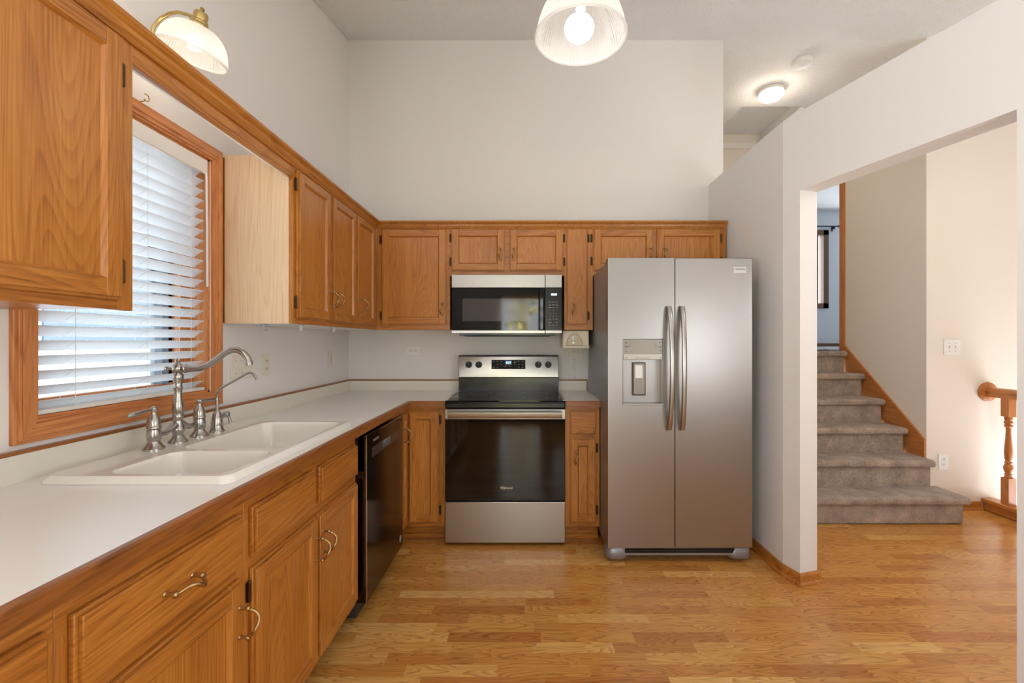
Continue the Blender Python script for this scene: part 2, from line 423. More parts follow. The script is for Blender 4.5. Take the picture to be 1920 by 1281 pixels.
# ------------------------------------------------------------------ baseboards and trims
def bbprof(w): return [(0, 0), (.022+.004, 0), (.022, .012), (.014, .018), (.012, .05), (.006, .062), (0, .062)]
def baseboard(name, path, side):
    """path of 2-D points; side gives outward normal per segment"""
    mb = MB(); prof = bbprof(0); pts = [Vector(p) for p in path]
    nrm = []
    for a, b in zip(pts, pts[1:]):
        d = (b-a).normalized(); nrm.append(Vector((d.y, -d.x))*side)
    rings = []
    for i, p in enumerate(pts):
        if i == 0: n = nrm[0]; k = 1
        elif i == len(pts)-1: n = nrm[-1]; k = 1
        else:
            n = (nrm[i-1]+nrm[i]).normalized(); k = 1/max(.3, n.dot(nrm[i]))
        rings.append([(p.x+n.x*w*k, p.y+n.y*w*k, z) for w, z in prof])
    mb.loft(rings); return struct(name, mb, OAKY)
a0 = ap(O0); a1 = ap(O0, T)
baseboard('baseboard_right', [(AX, 3.40), (AX, AY), a0, a1, (a1[0]-AD.x*.08, a1[1]-AD.y*.08)], 1)
b0 = ap(O1); b1 = ap(O1, T); b2 = ap(3.9)
baseboard('baseboard_dining', [(b1[0]+.02, b1[1]), b1, b0, b2], 1)
baseboard('baseboard_stairs', [(CXX-.0, CYY), (3.50, CYY)], 1)
# upstairs trims
m = MB(); m.box(1.54, 2.78, 5.262, 5.28, 3.575, 3.648); struct('trim_1', m, WHITE_TRIM, bevel=.004)
m = MB(); m.box(2.745, 2.79, 4.47, 5.27, 3.625, 3.648); struct('trim_2', m, WHITE_TRIM, bevel=.004)
m = MB(); m.box(CXX-.018, CXX+.13, 4.30, 4.36, 1.205, 3.62); struct('trim_4', m, STOAK, bevel=.003)
m = MB(); m.box(2.8, 6.5, FWY-.015, FWY, 1.205, 1.26); struct('baseboard_bedroom', m, plain('dark_oak_base', (120, 84, 56), .4))
# skirt board on the stair side wall
m = MB(); m.prism([(CYY, .20), (CYY, .535), (4.30, 1.262), (4.30, .95)], 'X', CXX-.018, CXX+.0, 0)
struct('trim_5', m, STOAKY, bevel=.002)
m = MB(); m.box(1.54, 2.78, 5.268, 5.28, 1.205, 1.28); struct('baseboard_hall', m, OAKX)

# ------------------------------------------------------------------ staircase
st = thing('staircase', (2.3, 3.14, 0), 'carpeted flight of taupe steps climbing beyond the wall opening', 'stairs')
RISE, RUN, SY = .2005, .225, 3.14
for i in range(6):
    y0 = SY + RUN*i; z0 = RISE*i; z1 = z0 + RISE
    xr = (3.095, 3.068)[i] if i < 2 else 3.055
    yb = SY + RUN*(i+1) + .02 if i < 5 else 4.33
    m = MB()
    m.box(1.55, xr, y0, yb, z0 if i == 0 else z0-.02, z1-.03)                  # riser body
    e = (.022, .012)[i] if i < 2 else .010
    m.box(1.55, xr+e, y0-.034, yb, z1-.055, z1)
    s_ = m.build('carpeted_step', CARPET, st, bevel=.022, seg=4)
    sub = s_.modifiers.new('sub', 'SUBSURF'); sub.subdivision_type = 'SIMPLE'; sub.levels = sub.render_levels = 0

# ------------------------------------------------------------------ stair guard: rosette, rail, baluster, shoe
gd = thing('stair_railing', (3.55, 3.3, 0), 'oak handrail with wall rosette and turned baluster beside the stairs', 'railing')
MB().lathe([(.001, 0), (.070, 0), (.074, .006), (.072, .014), (.05, .022), (.001, .024)], (3.549, CYY, .907), (0, -1, 0), 32).build('rosette', STOAK, gd, smooth=True)
prof = [(-.03, .872), (.03, .872), (.03, .89), (.024, .9), (.032, .915), (.026, .935), (0, .944), (-.026, .935), (-.032, .915), (-.024, .9), (-.03, .89)]
m = MB(); m.prism([(3.549+a, b) for a, b in prof], 'Y', 2.35, CYY-.02); m.build('handrail', STOAKY, gd, smooth=True)
for yb in (3.275, 3.05, 2.82):
    m = MB(); w = .028
    m.box(3.549-w, 3.549+w, yb-w, yb+w, .74, .873); m.box(3.549-w, 3.549+w, yb-w, yb+w, .094, .29)
    tp = [(.030, .29), (.036, .295), (.027, .305), (.033, .315), (.026, .325), (.034, .338), (.040, .36), (.036, .38), (.026, .392), (.034, .402), (.024, .412),
          (.030, .43), (.034, .47), (.032, .51), (.024, .58), (.020, .64), (.022, .66), (.034, .668), (.034, .676), (.026, .684), (.036, .694), (.036, .702), (.026, .712), (.034, .725), (.03, .74)]
    m.lathe([(r*.72, h) for r, h in tp], (3.549, yb, 0), (0, 0, 1), 24)
    m.build('baluster', STOAK, gd, smooth=True)
m = MB(); m.box(3.50, 3.60, 2.35, CYY, .06, .094); m.box(3.515, 3.585, 2.35, CYY, 0, .06); m.build('shoe_rail', STOAKY, gd, bevel=.008)

# ------------------------------------------------------------------ kitchen window, patio door, bedroom window
w1 = bpy.data.objects.new('window_1', None); COL.objects.link(w1); w1.location = (LX, 1.6, 1.6); ORG['window_1'] = Vector(w1.location); w1['kind'] = 'structure'
def casing(parent, m_v, m_h):
    c = .062; xs = [(LX, LX+.010), (LX, LX+.019)]
    y0, y1, z0, z1 = WY0-.058, WY1+.068, WZ0-.058, WZ1+.058
    m = MB()
    for (a, b, x) in ((0, 1, .012), (.15, .85, .017), (.28, .62, .021)):
        ia, ib = c*a, c*b
        def ring(d, xx): return [(xx, y0+d, z0+d), (xx, y1-d, z0+d), (xx, y1-d, z1-d), (xx, y0+d, z1-d)]
        r = [ring(ia, LX), ring(ia, LX+x), ring(ib, LX+x), ring(ib, LX)]
        vs = [[m.bm.verts.new(p) for p in q] for q in r]
        for k in range(3):
            for i in range(4):
                j = (i+1) % 4
                f = m.bm.faces.new((vs[k][i], vs[k][j], vs[k+1][j], vs[k+1][i])); f.material_index = 1 if i % 2 == 0 else 0
    m.build('casing', [m_v, m_h], parent, bevel=.0015)
casing(w1, CASV, CASY)
m = MB()
m.box(LX-.135, LX, WY0, WY0+.012, WZ0, WZ1); m.box(LX-.135, LX, WY1-.012, WY1, WZ0, WZ1)
m.box(LX-.135, LX, WY0, WY1, WZ0, WZ0+.012, 1); m.box(LX-.135, LX, WY0, WY1, WZ1-.012, WZ1, 1)
m.build('jamb', [CASV, CASY], w1)
m = MB(); X0, X1 = LX-.125, LX-.09
m.box(X0, X1, WY0+.012, WY0+.05, WZ0+.012, WZ1-.012); m.box(X0, X1, WY1-.05, WY1-.012, WZ0+.012, WZ1-.012)
m.box(X0, X1, WY0+.05, WY1-.05, WZ0+.012, WZ0+.05, 1); m.box(X0, X1, WY0+.05, WY1-.05, WZ1-.05, WZ1-.012, 1)
m.build('sash', [CASV, CASY], w1, bevel=.002)
m = MB(); m.box(X0-.01, X1+.004, 1.800, 1.832, WZ0+.05, WZ1-.05); m.build('meeting_stile', VINYL, w1)
m = MB(); m.box(LX-.110, LX-.106, WY0+.04, WY1-.04, WZ0+.04, WZ1-.04); m.build('pane', GLASS, w1)

d1 = bpy.data.objects.new('door_1', None); COL.objects.link(d1); d1.location = (-.1, FY, 0); ORG['door_1'] = Vector(d1.location); d1['kind'] = 'structure'
m = MB()
m.box(PX0, PX0+.05, FY-.12, FY+.015, .04, PZ); m.box(PX1-.05, PX1, FY-.12, FY+.015, .04, PZ); m.box(PX0, PX1, FY-.12, FY+.015, PZ-.05, PZ); m.box(PX0, PX1, FY-.12, FY, .04, .10)
m.build('frame', OAKV, d1)
m = MB(); m.box(PX0+.05, PX1-.05, FY-.07, FY-.064, .10, PZ-.05); m.build('pane', GLASS, d1)

w2 = bpy.data.objects.new('window_2', None); COL.objects.link(w2); w2.location = (4.8, FWY, 2.6); ORG['window_2'] = Vector(w2.location); w2['kind'] = 'structure'
BW = plain('bedroom_window_wood', (112, 84, 62), .45)
m = MB(); x0, x1, z0, z1 = 4.2, 5.42, 1.887, 3.29; f = .09
m.box(x0, x0+f, FWY-.03, FWY+.1, z0, z1); m.box(x1-f, x1, FWY-.03, FWY+.1, z0, z1); m.box(x0, x1, FWY-.03, FWY+.1, z0, z0+f); m.box(x0, x1, FWY-.03, FWY+.1, z1-f, z1)
m.build('frame', BW, w2)
m = MB(); m.box(5.21, 5.25, FWY-.01, FWY+.06, z0+f, z1-f); m.box(4.75, 4.81, FWY-.01, FWY+.06, z0+f, z1-f); m.build('sash', plain('dark_sash', (52, 56, 66), .5), w2)
m = MB(); m.box(x0+f, x1-f, FWY+.03, FWY+.036, z0+f, z1-f); m.build('pane', GLASS, w2)
m = MB(); m.tube([(4.0, FWY-.07, 3.345), (5.56, FWY-.07, 3.345)], .011, 10); m.sphere((5.575, FWY-.07, 3.345), .022); m.box(5.49, 5.505, FWY-.075, FWY, 3.30, 3.34); m.box(5.485, 5.51, FWY-.008, FWY, 3.27, 3.36)
tag(m.build('curtain_rod', plain('black_iron', (30, 30, 34), .5), org=(4.8, FWY-.07, 3.345), smooth=True), 'black curtain rod above the upstairs window seen past the stairs', 'curtain rod')

# ------------------------------------------------------------------ venetian blind
bl = thing('venetian_blind', (LX-.03, 1.6, 1.6), 'white horizontal slat blind hanging in the oak framed kitchen window', 'blind')
m = MB(); tilt = R(34); XC = LX-.030; hw = .0255
zs = [1.108 + .0433*i for i in range(22)]
for z in zs:
    rings = []
    pr = []
    for k in range(7):
        u = -hw + 2*hw*k/6; cr = .003*(1-(u/hw)**2)
        pr.append((u, cr))
    pts = [(u, c+.0013) for u, c in pr] + [(u, c-.0013) for u, c in pr[::-1]]
    P = [(XC + u*cos(tilt) - c*sin(tilt), z + u*sin(tilt) + c*cos(tilt)) for u, c in pts]
    m.loft([[(x, WY0+.016, zz) for x, zz in P], [(x, WY1-.024, zz) for x, zz in P]])
m.build('slats', SLAT, bl, smooth=True)
m = MB(); m.box(LX-.058, LX-.004, WY0+.014, WY1-.018, 2.035, 2.076); m.build('headrail', WHITE_TRIM, bl)
m = MB(); m.box(LX-.008, LX+.004, WY0+.013, WY1-.016, 2.016, 2.078); m.build('valance_slat', WHITE_TRIM, bl, bevel=.004)
m = MB(); m.box(XC-.026, XC+.026, WY0+.016, WY1-.024, 1.083, 1.096); m.build('bottom_rail', WHITE_TRIM, bl, bevel=.003)
m = MB()
for y in (1.375, 1.638, 1.85):
    for x in (XC+.0235, XC-.0235):
        m.tube([(x, y, 1.09), (x, y, 2.03)], .0009, 6)
    for z in zs: m.tube([(XC+.0235, y+.006, z+.014), (XC-.0235, y+.006, z-.014)], .0007, 5)
m.build('ladder_cords', PLATEW, bl)
m = MB(); m.tube([(LX+.006, WY1-.03, 2.02), (LX+.008, WY1-.03, 1.985), (LX+.010, WY1-.028, 1.53)], .0042, 8); m.build('tilt_wand', PLATEW, bl, smooth=True)

# brass cup hook on top of the window casing
def hook_pts(c, r, a0, a1, n=12): return [(c[0], c[1]+r*cos(a0+(a1-a0)*i/n), c[2]+r*sin(a0+(a1-a0)*i/n)) for i in range(n+1)]
m = MB(); hy = 1.585
m.tube([(LX+.012, hy, 2.147), (LX+.030, hy, 2.15)] , .0018, 8)
m.tube([(LX+.03, hy-.006, 2.152)] + [(LX+.03, hy+.012*cos(a)+.004, 2.163+.012*sin(a)) for a in [R(-130+26*i) for i in range(11)]], .0018, 8)
tag(m.build('cup_hook', BRASS, org=(LX+.02, hy, 2.15), smooth=True), 'small brass cup hook screwed above the window casing', 'hook')

# ------------------------------------------------------------------ cabinets
def handle_mesh():
    m = MB()
    for z in (-.0385, .0385):
        m.lathe([(.0065, 0), (.0065, .002), (.0042, .004), (.004, .018), (.0068, .020), (.0075, .025), (.005, .029), (.001, .030)], (0, 0, z), (0, -1, 0), 14)
    pts = []
    for i in range(21):
        t = i/20; z = .0385 - .077*t
        out = -.024 - .026*sin(pi*t)**.8 if 0 < t < 1 else -.024
        side = .009*sin(2*pi*t)
        pts.append((side, out, z*.96))
    m.tube(pts, [.0034 + .0014*sin(pi*i/20) for i in range(21)], 10)
    me = bpy.data.meshes.new('handle'); bmesh.ops.recalc_face_normals(m.bm, faces=m.bm.faces); m.bm.to_mesh(me); m.bm.free()
    me.materials.append(ANTIQUE); me.polygons.foreach_set('use_smooth', [True]*len(me.polygons)); me.set_sharp_from_angle(angle=R(40)); return me
HM = handle_mesh()
def hinge_mesh():
    m = MB(); m.box(-.007, .007, -.003, .0, -.027, .027); m.lathe([(.003, -.030), (.0048, -.027), (.0048, .027), (.003, .030)], (0, -.004, 0), (0, 0, 1), 10)
    me = bpy.data.meshes.new('hinge'); bmesh.ops.recalc_face_normals(m.bm, faces=m.bm.faces); m.bm.to_mesh(me); m.bm.free()
    me.materials.append(DARKHINGE); return me
HG = hinge_mesh()
class Face:
    """local frame of a cabinet front: u along the wall, v up, w out"""
    def __init__(s, side, face): s.side, s.face = side, face
    def P(s, u, v, w=0): return (s.face + w, u, v) if s.side == 'L' else (u, s.face - w, v)
    def box(s, m, u0, u1, v0, v1, w0, w1, mi=0):
        a, b = s.P(u0, v0, w0), s.P(u1, v1, w1); m.box(a[0], b[0], a[1], b[1], a[2], b[2], mi)
    @property
    def rz(s): return pi/2 if s.side == 'L' else 0
    @property
    def H(s): return OAKY if s.side == 'L' else OAKX
def put(parent, mesh, name, loc, rz, roll=0):
    o = bpy.data.objects.new(name, mesh); COL.objects.link(o); o.parent = parent
    o.location = Vector(loc) - ORG[parent.name]
    o.matrix_basis = Matrix.Translation(o.location) @ Matrix.Rotation(rz, 4, 'Z') @ Matrix.Rotation(roll, 4, 'Y')
    return o
def slab(F, m, u0, u1, v0, v1, mv=0):
    F.box(m, u0, u1, v0, v1, .001, .012, mv); F.box(m, u0+.007, u1-.007, v0+.007, v1-.007, .012, .021, mv)
def door(F, parent, u0, u1, v0, v1, handle=None, hinges=(), fw=.05, panel=True, name='door'):
    m = MB()
    if panel:
        e = .007
        for a, b, c, d, mi in ((u0, u0+fw, v0, v1, 0), (u1-fw, u1, v0, v1, 0), (u0+fw, u1-fw, v0, v0+fw, 1), (u0+fw, u1-fw, v1-fw, v1, 1)):
            F.box(m, a, b, c, d, .001, .012, mi)
            F.box(m, max(a, u0+e), min(b, u1-e), max(c, v0+e), min(d, v1-e), .012, .021, mi)
        F.box(m, u0+fw-.002, u1-fw+.002, v0+fw-.002, v1-fw+.002, .003, .010, 0)
        # sloping bead round the panel
        a, b, c, d, k = u0+fw, u1-fw, v0+fw, v1-fw, .007
        o_ = [F.P(a, c, .0205), F.P(b, c, .0205), F.P(b, d, .0205), F.P(a, d, .0205)]
        i_ = [F.P(a+k, c+k, .0102), F.P(b-k, c+k, .0102), F.P(b-k, d-k, .0102), F.P(a+k, d-k, .0102)]
        for q in range(4): m.quad([o_[q], o_[(q+1) % 4], i_[(q+1) % 4], i_[q]], 1 if q % 2 == 0 else 0)
    else: slab(F, m, u0, u1, v0, v1)
    o = m.build(name, [OAKV, F.H], parent, bevel=.0018)
    if handle: put(o, HM, 'handle', F.P(handle[0], handle[1], .0205), F.rz)
    for hu, hv in hinges: put(o, HG, 'hinge', F.P(hu, hv, .004), F.rz)
    return o
def drawer(F, parent, u0, u1, v0, v1, handle=None):
    m = MB(); slab(F, m, u0, u1, v0, v1); o = m.build('drawer', [F.H], parent, bevel=.0018)
    if handle: put(o, HM, 'handle', F.P(handle[0], handle[1], .0205), F.rz, pi/2)
    return o

UF, BF = Face('L', -1.054), Face('B', 3.14)          # wall cabinet faces
LF, KF = Face('L', -.774), Face('B', 2.87)           # base cabinet faces
UZ0, UZ1 = 1.375, 2.10

# --- wall cabinet left of the window
c = thing('wall_cabinet', (LX, .7, UZ0), 'oak wall cabinet left of the window, its big door nearest the camera', 'cabinet')
m = MB(); m.box(LX+.001, -1.074, .20, 1.186, UZ0+.004, UZ1); m.box(-1.074, -1.054, .20, 1.1925, UZ0, UZ1, 1); m.box(-1.07, -1.0536, 1.150, 1.193, UZ0, UZ1); m.build('body', [OAKV, OAKY], c, bevel=.001)
door(UF, c, .69, 1.149, 1.40, 2.079, None, ((1.156, 1.985), (1.156, 1.475)))
door(UF, c, .225, .685, 1.40, 2.079)
# --- wall cabinet between window and corner
c = thing('wall_cabinet', (LX, 2.55, UZ0), 'oak wall cabinet right of the window with glare-paled side and three tall doors', 'cabinet')
m = MB(); m.box(LX+.001, -1.074, 2.024, 3.138, UZ0+.004, UZ1+.03); m.box(-1.074, -1.054, 2.018, 3.138, UZ0, UZ1, 1)
for a_, b_ in ((2.0175, 2.05), (2.36, 2.40), (3.06, 3.138)): m.box(-1.07, -1.0536, a_, b_, UZ0, UZ1)
m.build('body', [OAKV, OAKY], c, bevel=.001)
m = MB(); m.box(LX+.019, -1.0745, 2.018, 2.0242, UZ0, 2.138); tag(m.build('side_panel', PALE, c), 'pale side panel with window glare in its colour')
m = MB(); m.box(LX+.01, -1.075, 2.03, 3.13, UZ0-.001, UZ0+.004); tag(m.build('underside', PLATEW, c), 'white underside')
door(UF, c, 2.035, 2.367, 1.40, 2.079, (2.347, 1.516), ((2.028, 2.01), (2.028, 1.473)), .047)
door(UF, c, 2.391, 2.727, 1.40, 2.079, (2.415, 1.516), (), .047)
door(UF, c, 2.736, 3.066, 1.40, 2.079, (2.785, 1.516), ((3.072, 2.01), (3.072, 1.47)), .047)
# --- back run
def backcab(u0, u1, z0, label):
    c = thing('wall_cabinet', ((u0+u1)/2, BY, z0), label, 'cabinet')
    m = MB(); m.box(u0+.0005, u1-.0005, 3.16, BY-.001, z0+.004, UZ1); m.box(u0, u1, 3.14, 3.16, z0, UZ1, 1)
    for a_, b_ in ((u0-.0005, u0+.035), (u1-.035, u1+.0005)): m.box(a_, b_, 3.1396, 3.15, z0-.0003, UZ1)
    m.build('body', [OAKV, OAKX], c, bevel=.001); return c
c = backcab(-1.052, -.5345, UZ0, 'oak corner wall cabinet with one wide door left of the microwave')
door(BF, c, -1.013, -.560, 1.411, 2.081, (-.587, 1.52), ((-1.022, 2.01), (-1.022, 1.475)))
c = backcab(-.534, .2705, 1.756, 'short oak wall cabinet above the microwave with two small doors')
door(BF, c, -.523, -.149, 1.789, 2.084, (-.179, 1.905), ((-.531, 2.02), (-.531, 1.855)))
door(BF, c, -.114, .262, 1.789, 2.084, (-.086, 1.905), ((.269, 2.02), (.269, 1.855)))
c = backcab(.271, .4715, UZ0, 'narrow oak wall cabinet with slab door between microwave and fridge')
door(BF, c, .286, .432, 1.411, 2.084, (.331, 1.52), ((.440, 2.02), (.440, 1.475)), panel=False)
c = backcab(.472, 1.41, 1.756, 'wide oak wall cabinet above the fridge with two doors')
door(BF, c, .468+.008, .895, 1.789, 2.084, (.872, 1.905), ((.462, 2.02), (.462, 1.86)))
door(BF, c, .921, 1.367, 1.789, 2.084, (.968, 1.905), ((1.374, 2.02), (1.374, 1.86)))
# --- crown moulding along all wall cabinets
m = MB(); pr = [(0.001, 2.086), (.007, 2.086), (.012, 2.096), (.018, 2.106), (.019, 2.114), (.027, 2.122), (.032, 2.128), (.032, 2.138), (0.001, 2.138)]
m.loft([[(-1.054+w, .15, z) for w, z in pr], [(-1.054+w, 3.14-w, z) for w, z in pr], [(1.41, 3.14-w, z) for w, z in pr]])
o = m.build('crown_moulding', OAKY, org=(-1.054, 3.14, 2.1), smooth=True)
tag(o, 'oak crown moulding running along the top of the wall cabinets', 'moulding')
# --- valance over the window
m = MB(); m.box(-1.074, -1.054, 1.193, 2.0175, 2.036, 2.137, 0); m.box(-1.056, -1.052, 1.193, 2.0175, 2.046, 2.05, 0)
o = m.build('window_valance', [OAKY], org=(-1.06, 1.6, 2.08), bevel=.002); tag(o, 'oak valance board bridging the two wall cabinets above the window', 'valance')
m = MB(); m.box(-1.084, -1.0745, 1.195, 2.015, 2.037, 2.12); m.build('white_backing', PLATEW, o)

# --- base cabinets
def basebody(c, x0, x1, y0, y1, side, f=.0):
    m = MB()
    if side == 'L':
        m.box(LX+.005, -.794, y0+.0005, y1-.0005, .10, .60); m.box(-.794, -.774, y0, y1, .10, .873, 1); m.box(LX+.005, -.852, y0, y1, .001, .10, 2)
        for a_, b_ in ((y0, y0+.03), (y1-.03, y1)): m.box(-.79, -.7736, a_, b_, .10, .80)
        m.box(LX+.005, -.794, y0+.0005, y0+.015, .6, .873); m.box(LX+.005, -.794, y1-.015, y1-.0005, .6, .873)
    else:
        m.box(x0+.0005, x1-.0005, 2.89, BY-.005, .10, .872); m.box(x0, x1, 2.87, 2.89, .10, .873, 1); m.box(x0, x1, 2.94, BY-.005, .001, .10, 1)
        m.box(x0, x1, 2.928, 2.94, .001, .028, 1)
        for a_, b_ in ((x0, x0+.032), (x1-.026, x1)): m.box(a_, b_, 2.8696, 2.88, .10, .85)
    m.build('body', [OAKV, OAKY if side == 'L' else OAKX, KICK], c, bevel=.001)
KICK = plain('shaded_toe_kick', (58, 40, 26), .6)  # shade of the recess put into the kick colour
c = thing('base_cabinet', (-1.08, .2, 0), 'oak base cabinet nearest the camera, mostly cut off at bottom left', 'cabinet')
basebody(c, 0, 0, -.30, .7295, 'L')
drawer(LF, c, -.05, .709, .692, .832); door(LF, c, .36, .709, .13, .66); door(LF, c, -.05, .35, .13, .66)
c = thing('base_cabinet', (-1.08, .97, 0), 'oak base cabinet with wide drawer and handle, left of the sink', 'cabinet')
basebody(c, 0, 0, .730, 1.2195, 'L')
drawer(LF, c, .751, 1.192, .692, .832, (.967, .765))
door(LF, c, .751, 1.192, .13, .66, (1.171, .553))
c = thing('base_cabinet', (-1.08, 1.62, 0), 'oak sink base cabinet with two doors and two drawer fronts beside the dishwasher', 'cabinet')
basebody(c, 0, 0, 1.220, 2.0195, 'L')
drawer(LF, c, 1.242, 1.600, .692, .832); drawer(LF, c, 1.647, 2.004, .692, .832)
door(LF, c, 1.242, 1.619, .13, .66, (1.600, .546), ((1.233, .60),))
door(LF, c, 1.627, 2.004, .13, .66, (1.652, .551), ((2.010, .60),))
c = thing('base_cabinet', (-1.0, 3.1, 0), 'oak corner base cabinet with folding door between dishwasher and range', 'cabinet')
m = MB(); m.box(LX+.005, -.794, 2.633, BY-.005, .10, .872); m.box(-.794, -.774, 2.633, 2.87, .10, .873); m.box(LX+.005, -.85, 2.633, BY-.005, .001, .10)
m.box(-.794, -.518, 2.89, BY-.005, .10, .872); m.box(-.774, -.515, 2.87, 2.89, .10, .873, 1); m.box(-.85, -.515, 2.94, BY-.005, .001, .10, 1); m.box(-.85, -.515, 2.928, 2.94, .001, .028, 1)
m.box(-.555, -.515, 2.8696, 2.88, .10, .85)
m.build('body', [OAKV, OAKX], c, bevel=.001)
door(LF, c, 2.690, 2.848, .131, .8425, (2.748, .712), (), .045)
door(KF, c, -.750, -.560, .131, .8425, None, ((-.551, .79), (-.551, .21)), .05)
c = thing('base_cabinet', (.36, 3.1, 0), 'narrow oak base cabinet with small drawer and door, between range and fridge', 'cabinet')
basebody(c, .2525, .475, 0, 0, 'B')
drawer(KF, c, .284, .450, .697, .846)
door(KF, c, .284, .450, .131, .672, (.318, .552), ((.457, .61), (.457, .21)), .05)

# --- countertops with wood nosing
m = MB(); E = .018
ZC0, ZC1 = .874, .914
SX0, SX1, SYA, SYB = -1.285, -.80, 1.195, 2.007      # sink cut-out
def top(m, x0, x1, y0, y1): m.box(x0, x1, y0, y1, ZC0, ZC1)
top(m, LX+.001, SX0, -.3, BY-.001); top(m, SX0, SX1, -.3, SYA); top(m, SX0, SX1, SYB, BY-.001); top(m, SX1, -.735-E, -.3, BY-.001); top(m, -.735-E, -.5125, 2.83+E, BY-.001)
ct = m.build('countertop', LAMINATE, org=(-1.05, 1.6, .914)); tag(ct, 'long L-shaped white laminate countertop holding the sink', 'countertop')
m = MB(); p = [(0, .874), (0, .910), (-.004, .914), (-E, .914), (-E, .874)]
m.loft([[(-.735+a, -.3, z) for a, z in p], [(-.735+a, 2.83-a, z) for a, z in p], [(-.5125, 2.83-a, z) for a, z in p]])
tag(m.build('wood_edge', OAKEY, ct), 'oak front edge strip')
m = MB(); m.box(LX+.001, LX+.020, -.3, BY-.001, ZC1, .988); m.box(LX+.020, -.5125, BY-.020, BY-.001, ZC1, .988); m.build('backsplash', SPLASH, ct)
m = MB(); m.box(LX+.001, LX+.021, -.3, BY-.001, .988, .998); m.box(LX+.021, -.5125, BY-.021, BY-.001, .988, .998); tag(m.build('backsplash_cap', OAKEY, ct), 'oak strip on top of the backsplash')
m = MB(); top(m, .2515, .477, 2.83+E, BY-.001)
ct2 = m.build('countertop', LAMINATE, org=(.36, 3.1, .914)); tag(ct2, 'short white laminate countertop between the range and the fridge', 'countertop')
m = MB(); m.prism([(2.83-a, z) for a, z in p], 'X', .2515, .477); tag(m.build('wood_edge', OAKEX, ct2), 'oak front edge strip')
m = MB(); m.box(.2515, .472, BY-.020, BY-.001, ZC1, .988); m.build('backsplash', SPLASH, ct2)
m = MB(); m.box(.2515, .477, BY-.021, BY-.001, .988, .998); m.box(.472, .478, BY-.021, BY-.001, ZC1, .988); tag(m.build('backsplash_cap', OAKEX, ct2), 'oak strip on top of the backsplash')

# ------------------------------------------------------------------ sink
sk = thing('kitchen_sink', (-1.04, 1.6, .914), 'almond white double bowl sink set into the countertop', 'sink')
def rrect(x0, x1, y0, y1, r, z, n=6):
    out = []
    for cx, cy, a in ((x1-r, y1-r, 0), (x0+r, y1-r, 90), (x0+r, y0+r, 180), (x1-r, y0+r, 270)):
        for i in range(n+1):
            t = R(a + 90*i/n); out.append((cx+r*cos(t), cy+r*sin(t), z))
    return out
bowls = ((-1.148, -.816, 1.206, 1.458), (-1.165, -.816, 1.490, 1.984))
bm = MB(); B = bm.bm
zr = .934
def ringv(p): return [B.verts.new(q) for q in p]
def bridge(a, b):
    n = len(a)
    for i in range(n): B.faces.new((a[i], a[(i+1) % n], b[(i+1) % n], b[i]))
ox0, ox1, oy0, oy1 = -1.300, -.783, 1.176, 2.024
r0 = ringv(rrect(ox0, ox1, oy0, oy1, .03, .9145)); r1 = ringv(rrect(ox0+.003, ox1-.003, oy0+.003, oy1-.003, .03, .924))
r2 = ringv(rrect(ox0+.012, ox1-.012, oy0+.012, oy1-.012, .028, zr)); bridge(r0, r1); bridge(r1, r2)
tops = []
for x0, x1, y0, y1 in bowls:
    a = ringv(rrect(x0, x1, y0, y1, .045, zr)); b = ringv(rrect(x0+.006, x1-.006, y0+.006, y1-.006, .043, zr-.010))
    c_ = ringv(rrect(x0+.018, x1-.018, y0+.018, y1-.018, .045, .79)); d_ = ringv(rrect(x0+.05, x1-.05, y0+.05, y1-.05, .05, .765)); e_ = ringv(rrect(x0+.11, x1-.11, y0+.095, y1-.095, .02, .76))
    bridge(a, b); bridge(b, c_); bridge(c_, d_); bridge(d_, e_); B.faces.new(e_); tops.append(a)
ed = []
for loop in [r2] + tops:
    for i in range(len(loop)):
        e = B.edges.get((loop[i], loop[(i+1) % len(loop)]))
        ed.append(e)
bmesh.ops.triangle_fill(B, use_beauty=True, use_dissolve=False, edges=ed)
basin = bm.build('basin', SINKW, sk, smooth=True)
for x, y in ((-.97, 1.335), (-.985, 1.735)):
    MB().lathe([(.001, .003), (.03, .003), (.042, .006), (.044, .003), (.044, 0), (.001, 0)], (x, y, .7605), (0, 0, 1), 24).build('drain', CHROME, sk, smooth=True)

# ------------------------------------------------------------------ bridge faucet
FXX = -1.238; Z0 = zr + .0005
fa = thing('bridge_faucet', (FXX, 1.585, Z0), 'brushed nickel bridge faucet with two lever handles and arched spout', 'faucet')
post = [(.001, 0), (.031, 0), (.031, .004), (.024, .012), (.018, .022), (.0165, .028), (.019, .032), (.021, .046), (.0185, .066), (.0205, .070), (.0205, .074), (.0185, .077),
        (.019, .094), (.014, .106), (.0095, .115), (.0075, .124), (.010, .130), (.0095, .137), (.006, .141), (.001, .143)]
body = MB()
for y in (1.482, 1.689): body.lathe([(r, h) for r, h in post if h < .0665], (FXX, y, Z0), (0, 0, 1), 28)
body.lathe([(.001, 0), (.030, 0), (.030, .004), (.021, .014), (.015, .026), (.017, .036), (.022, .046), (.020, .058), (.0145, .074), (.015, .08), (.0165, .09), (.0165, .1),
            (.0145, .103), (.0185, .125), (.0155, .145), (.012, .165), (.0125, .185), (.0145, .195), (.012, .2), (.0135, .214), (.0165, .228), (.0175, .238), (.012, .248), (.016, .252), (.019, .262), (.016, .274), (.008, .281), (.0065, .286), (.0085, .291), (.007, .297), (.001, .299)], (FXX, 1.585, Z0), (0, 0, 1), 28)
for s_ in (-1, 1):
    pts = [(FXX, 1.585 + s_*d, Z0+z) for d, z in ((0, .060), (.02, .060), (.035, .052), (.055, .046), (.075, .046), (.098, .048))]
    body.tube(pts, [.014, .0135, .011, .0095, .0095, .010], 14)
body.build('body', NICKEL, fa, smooth=True)
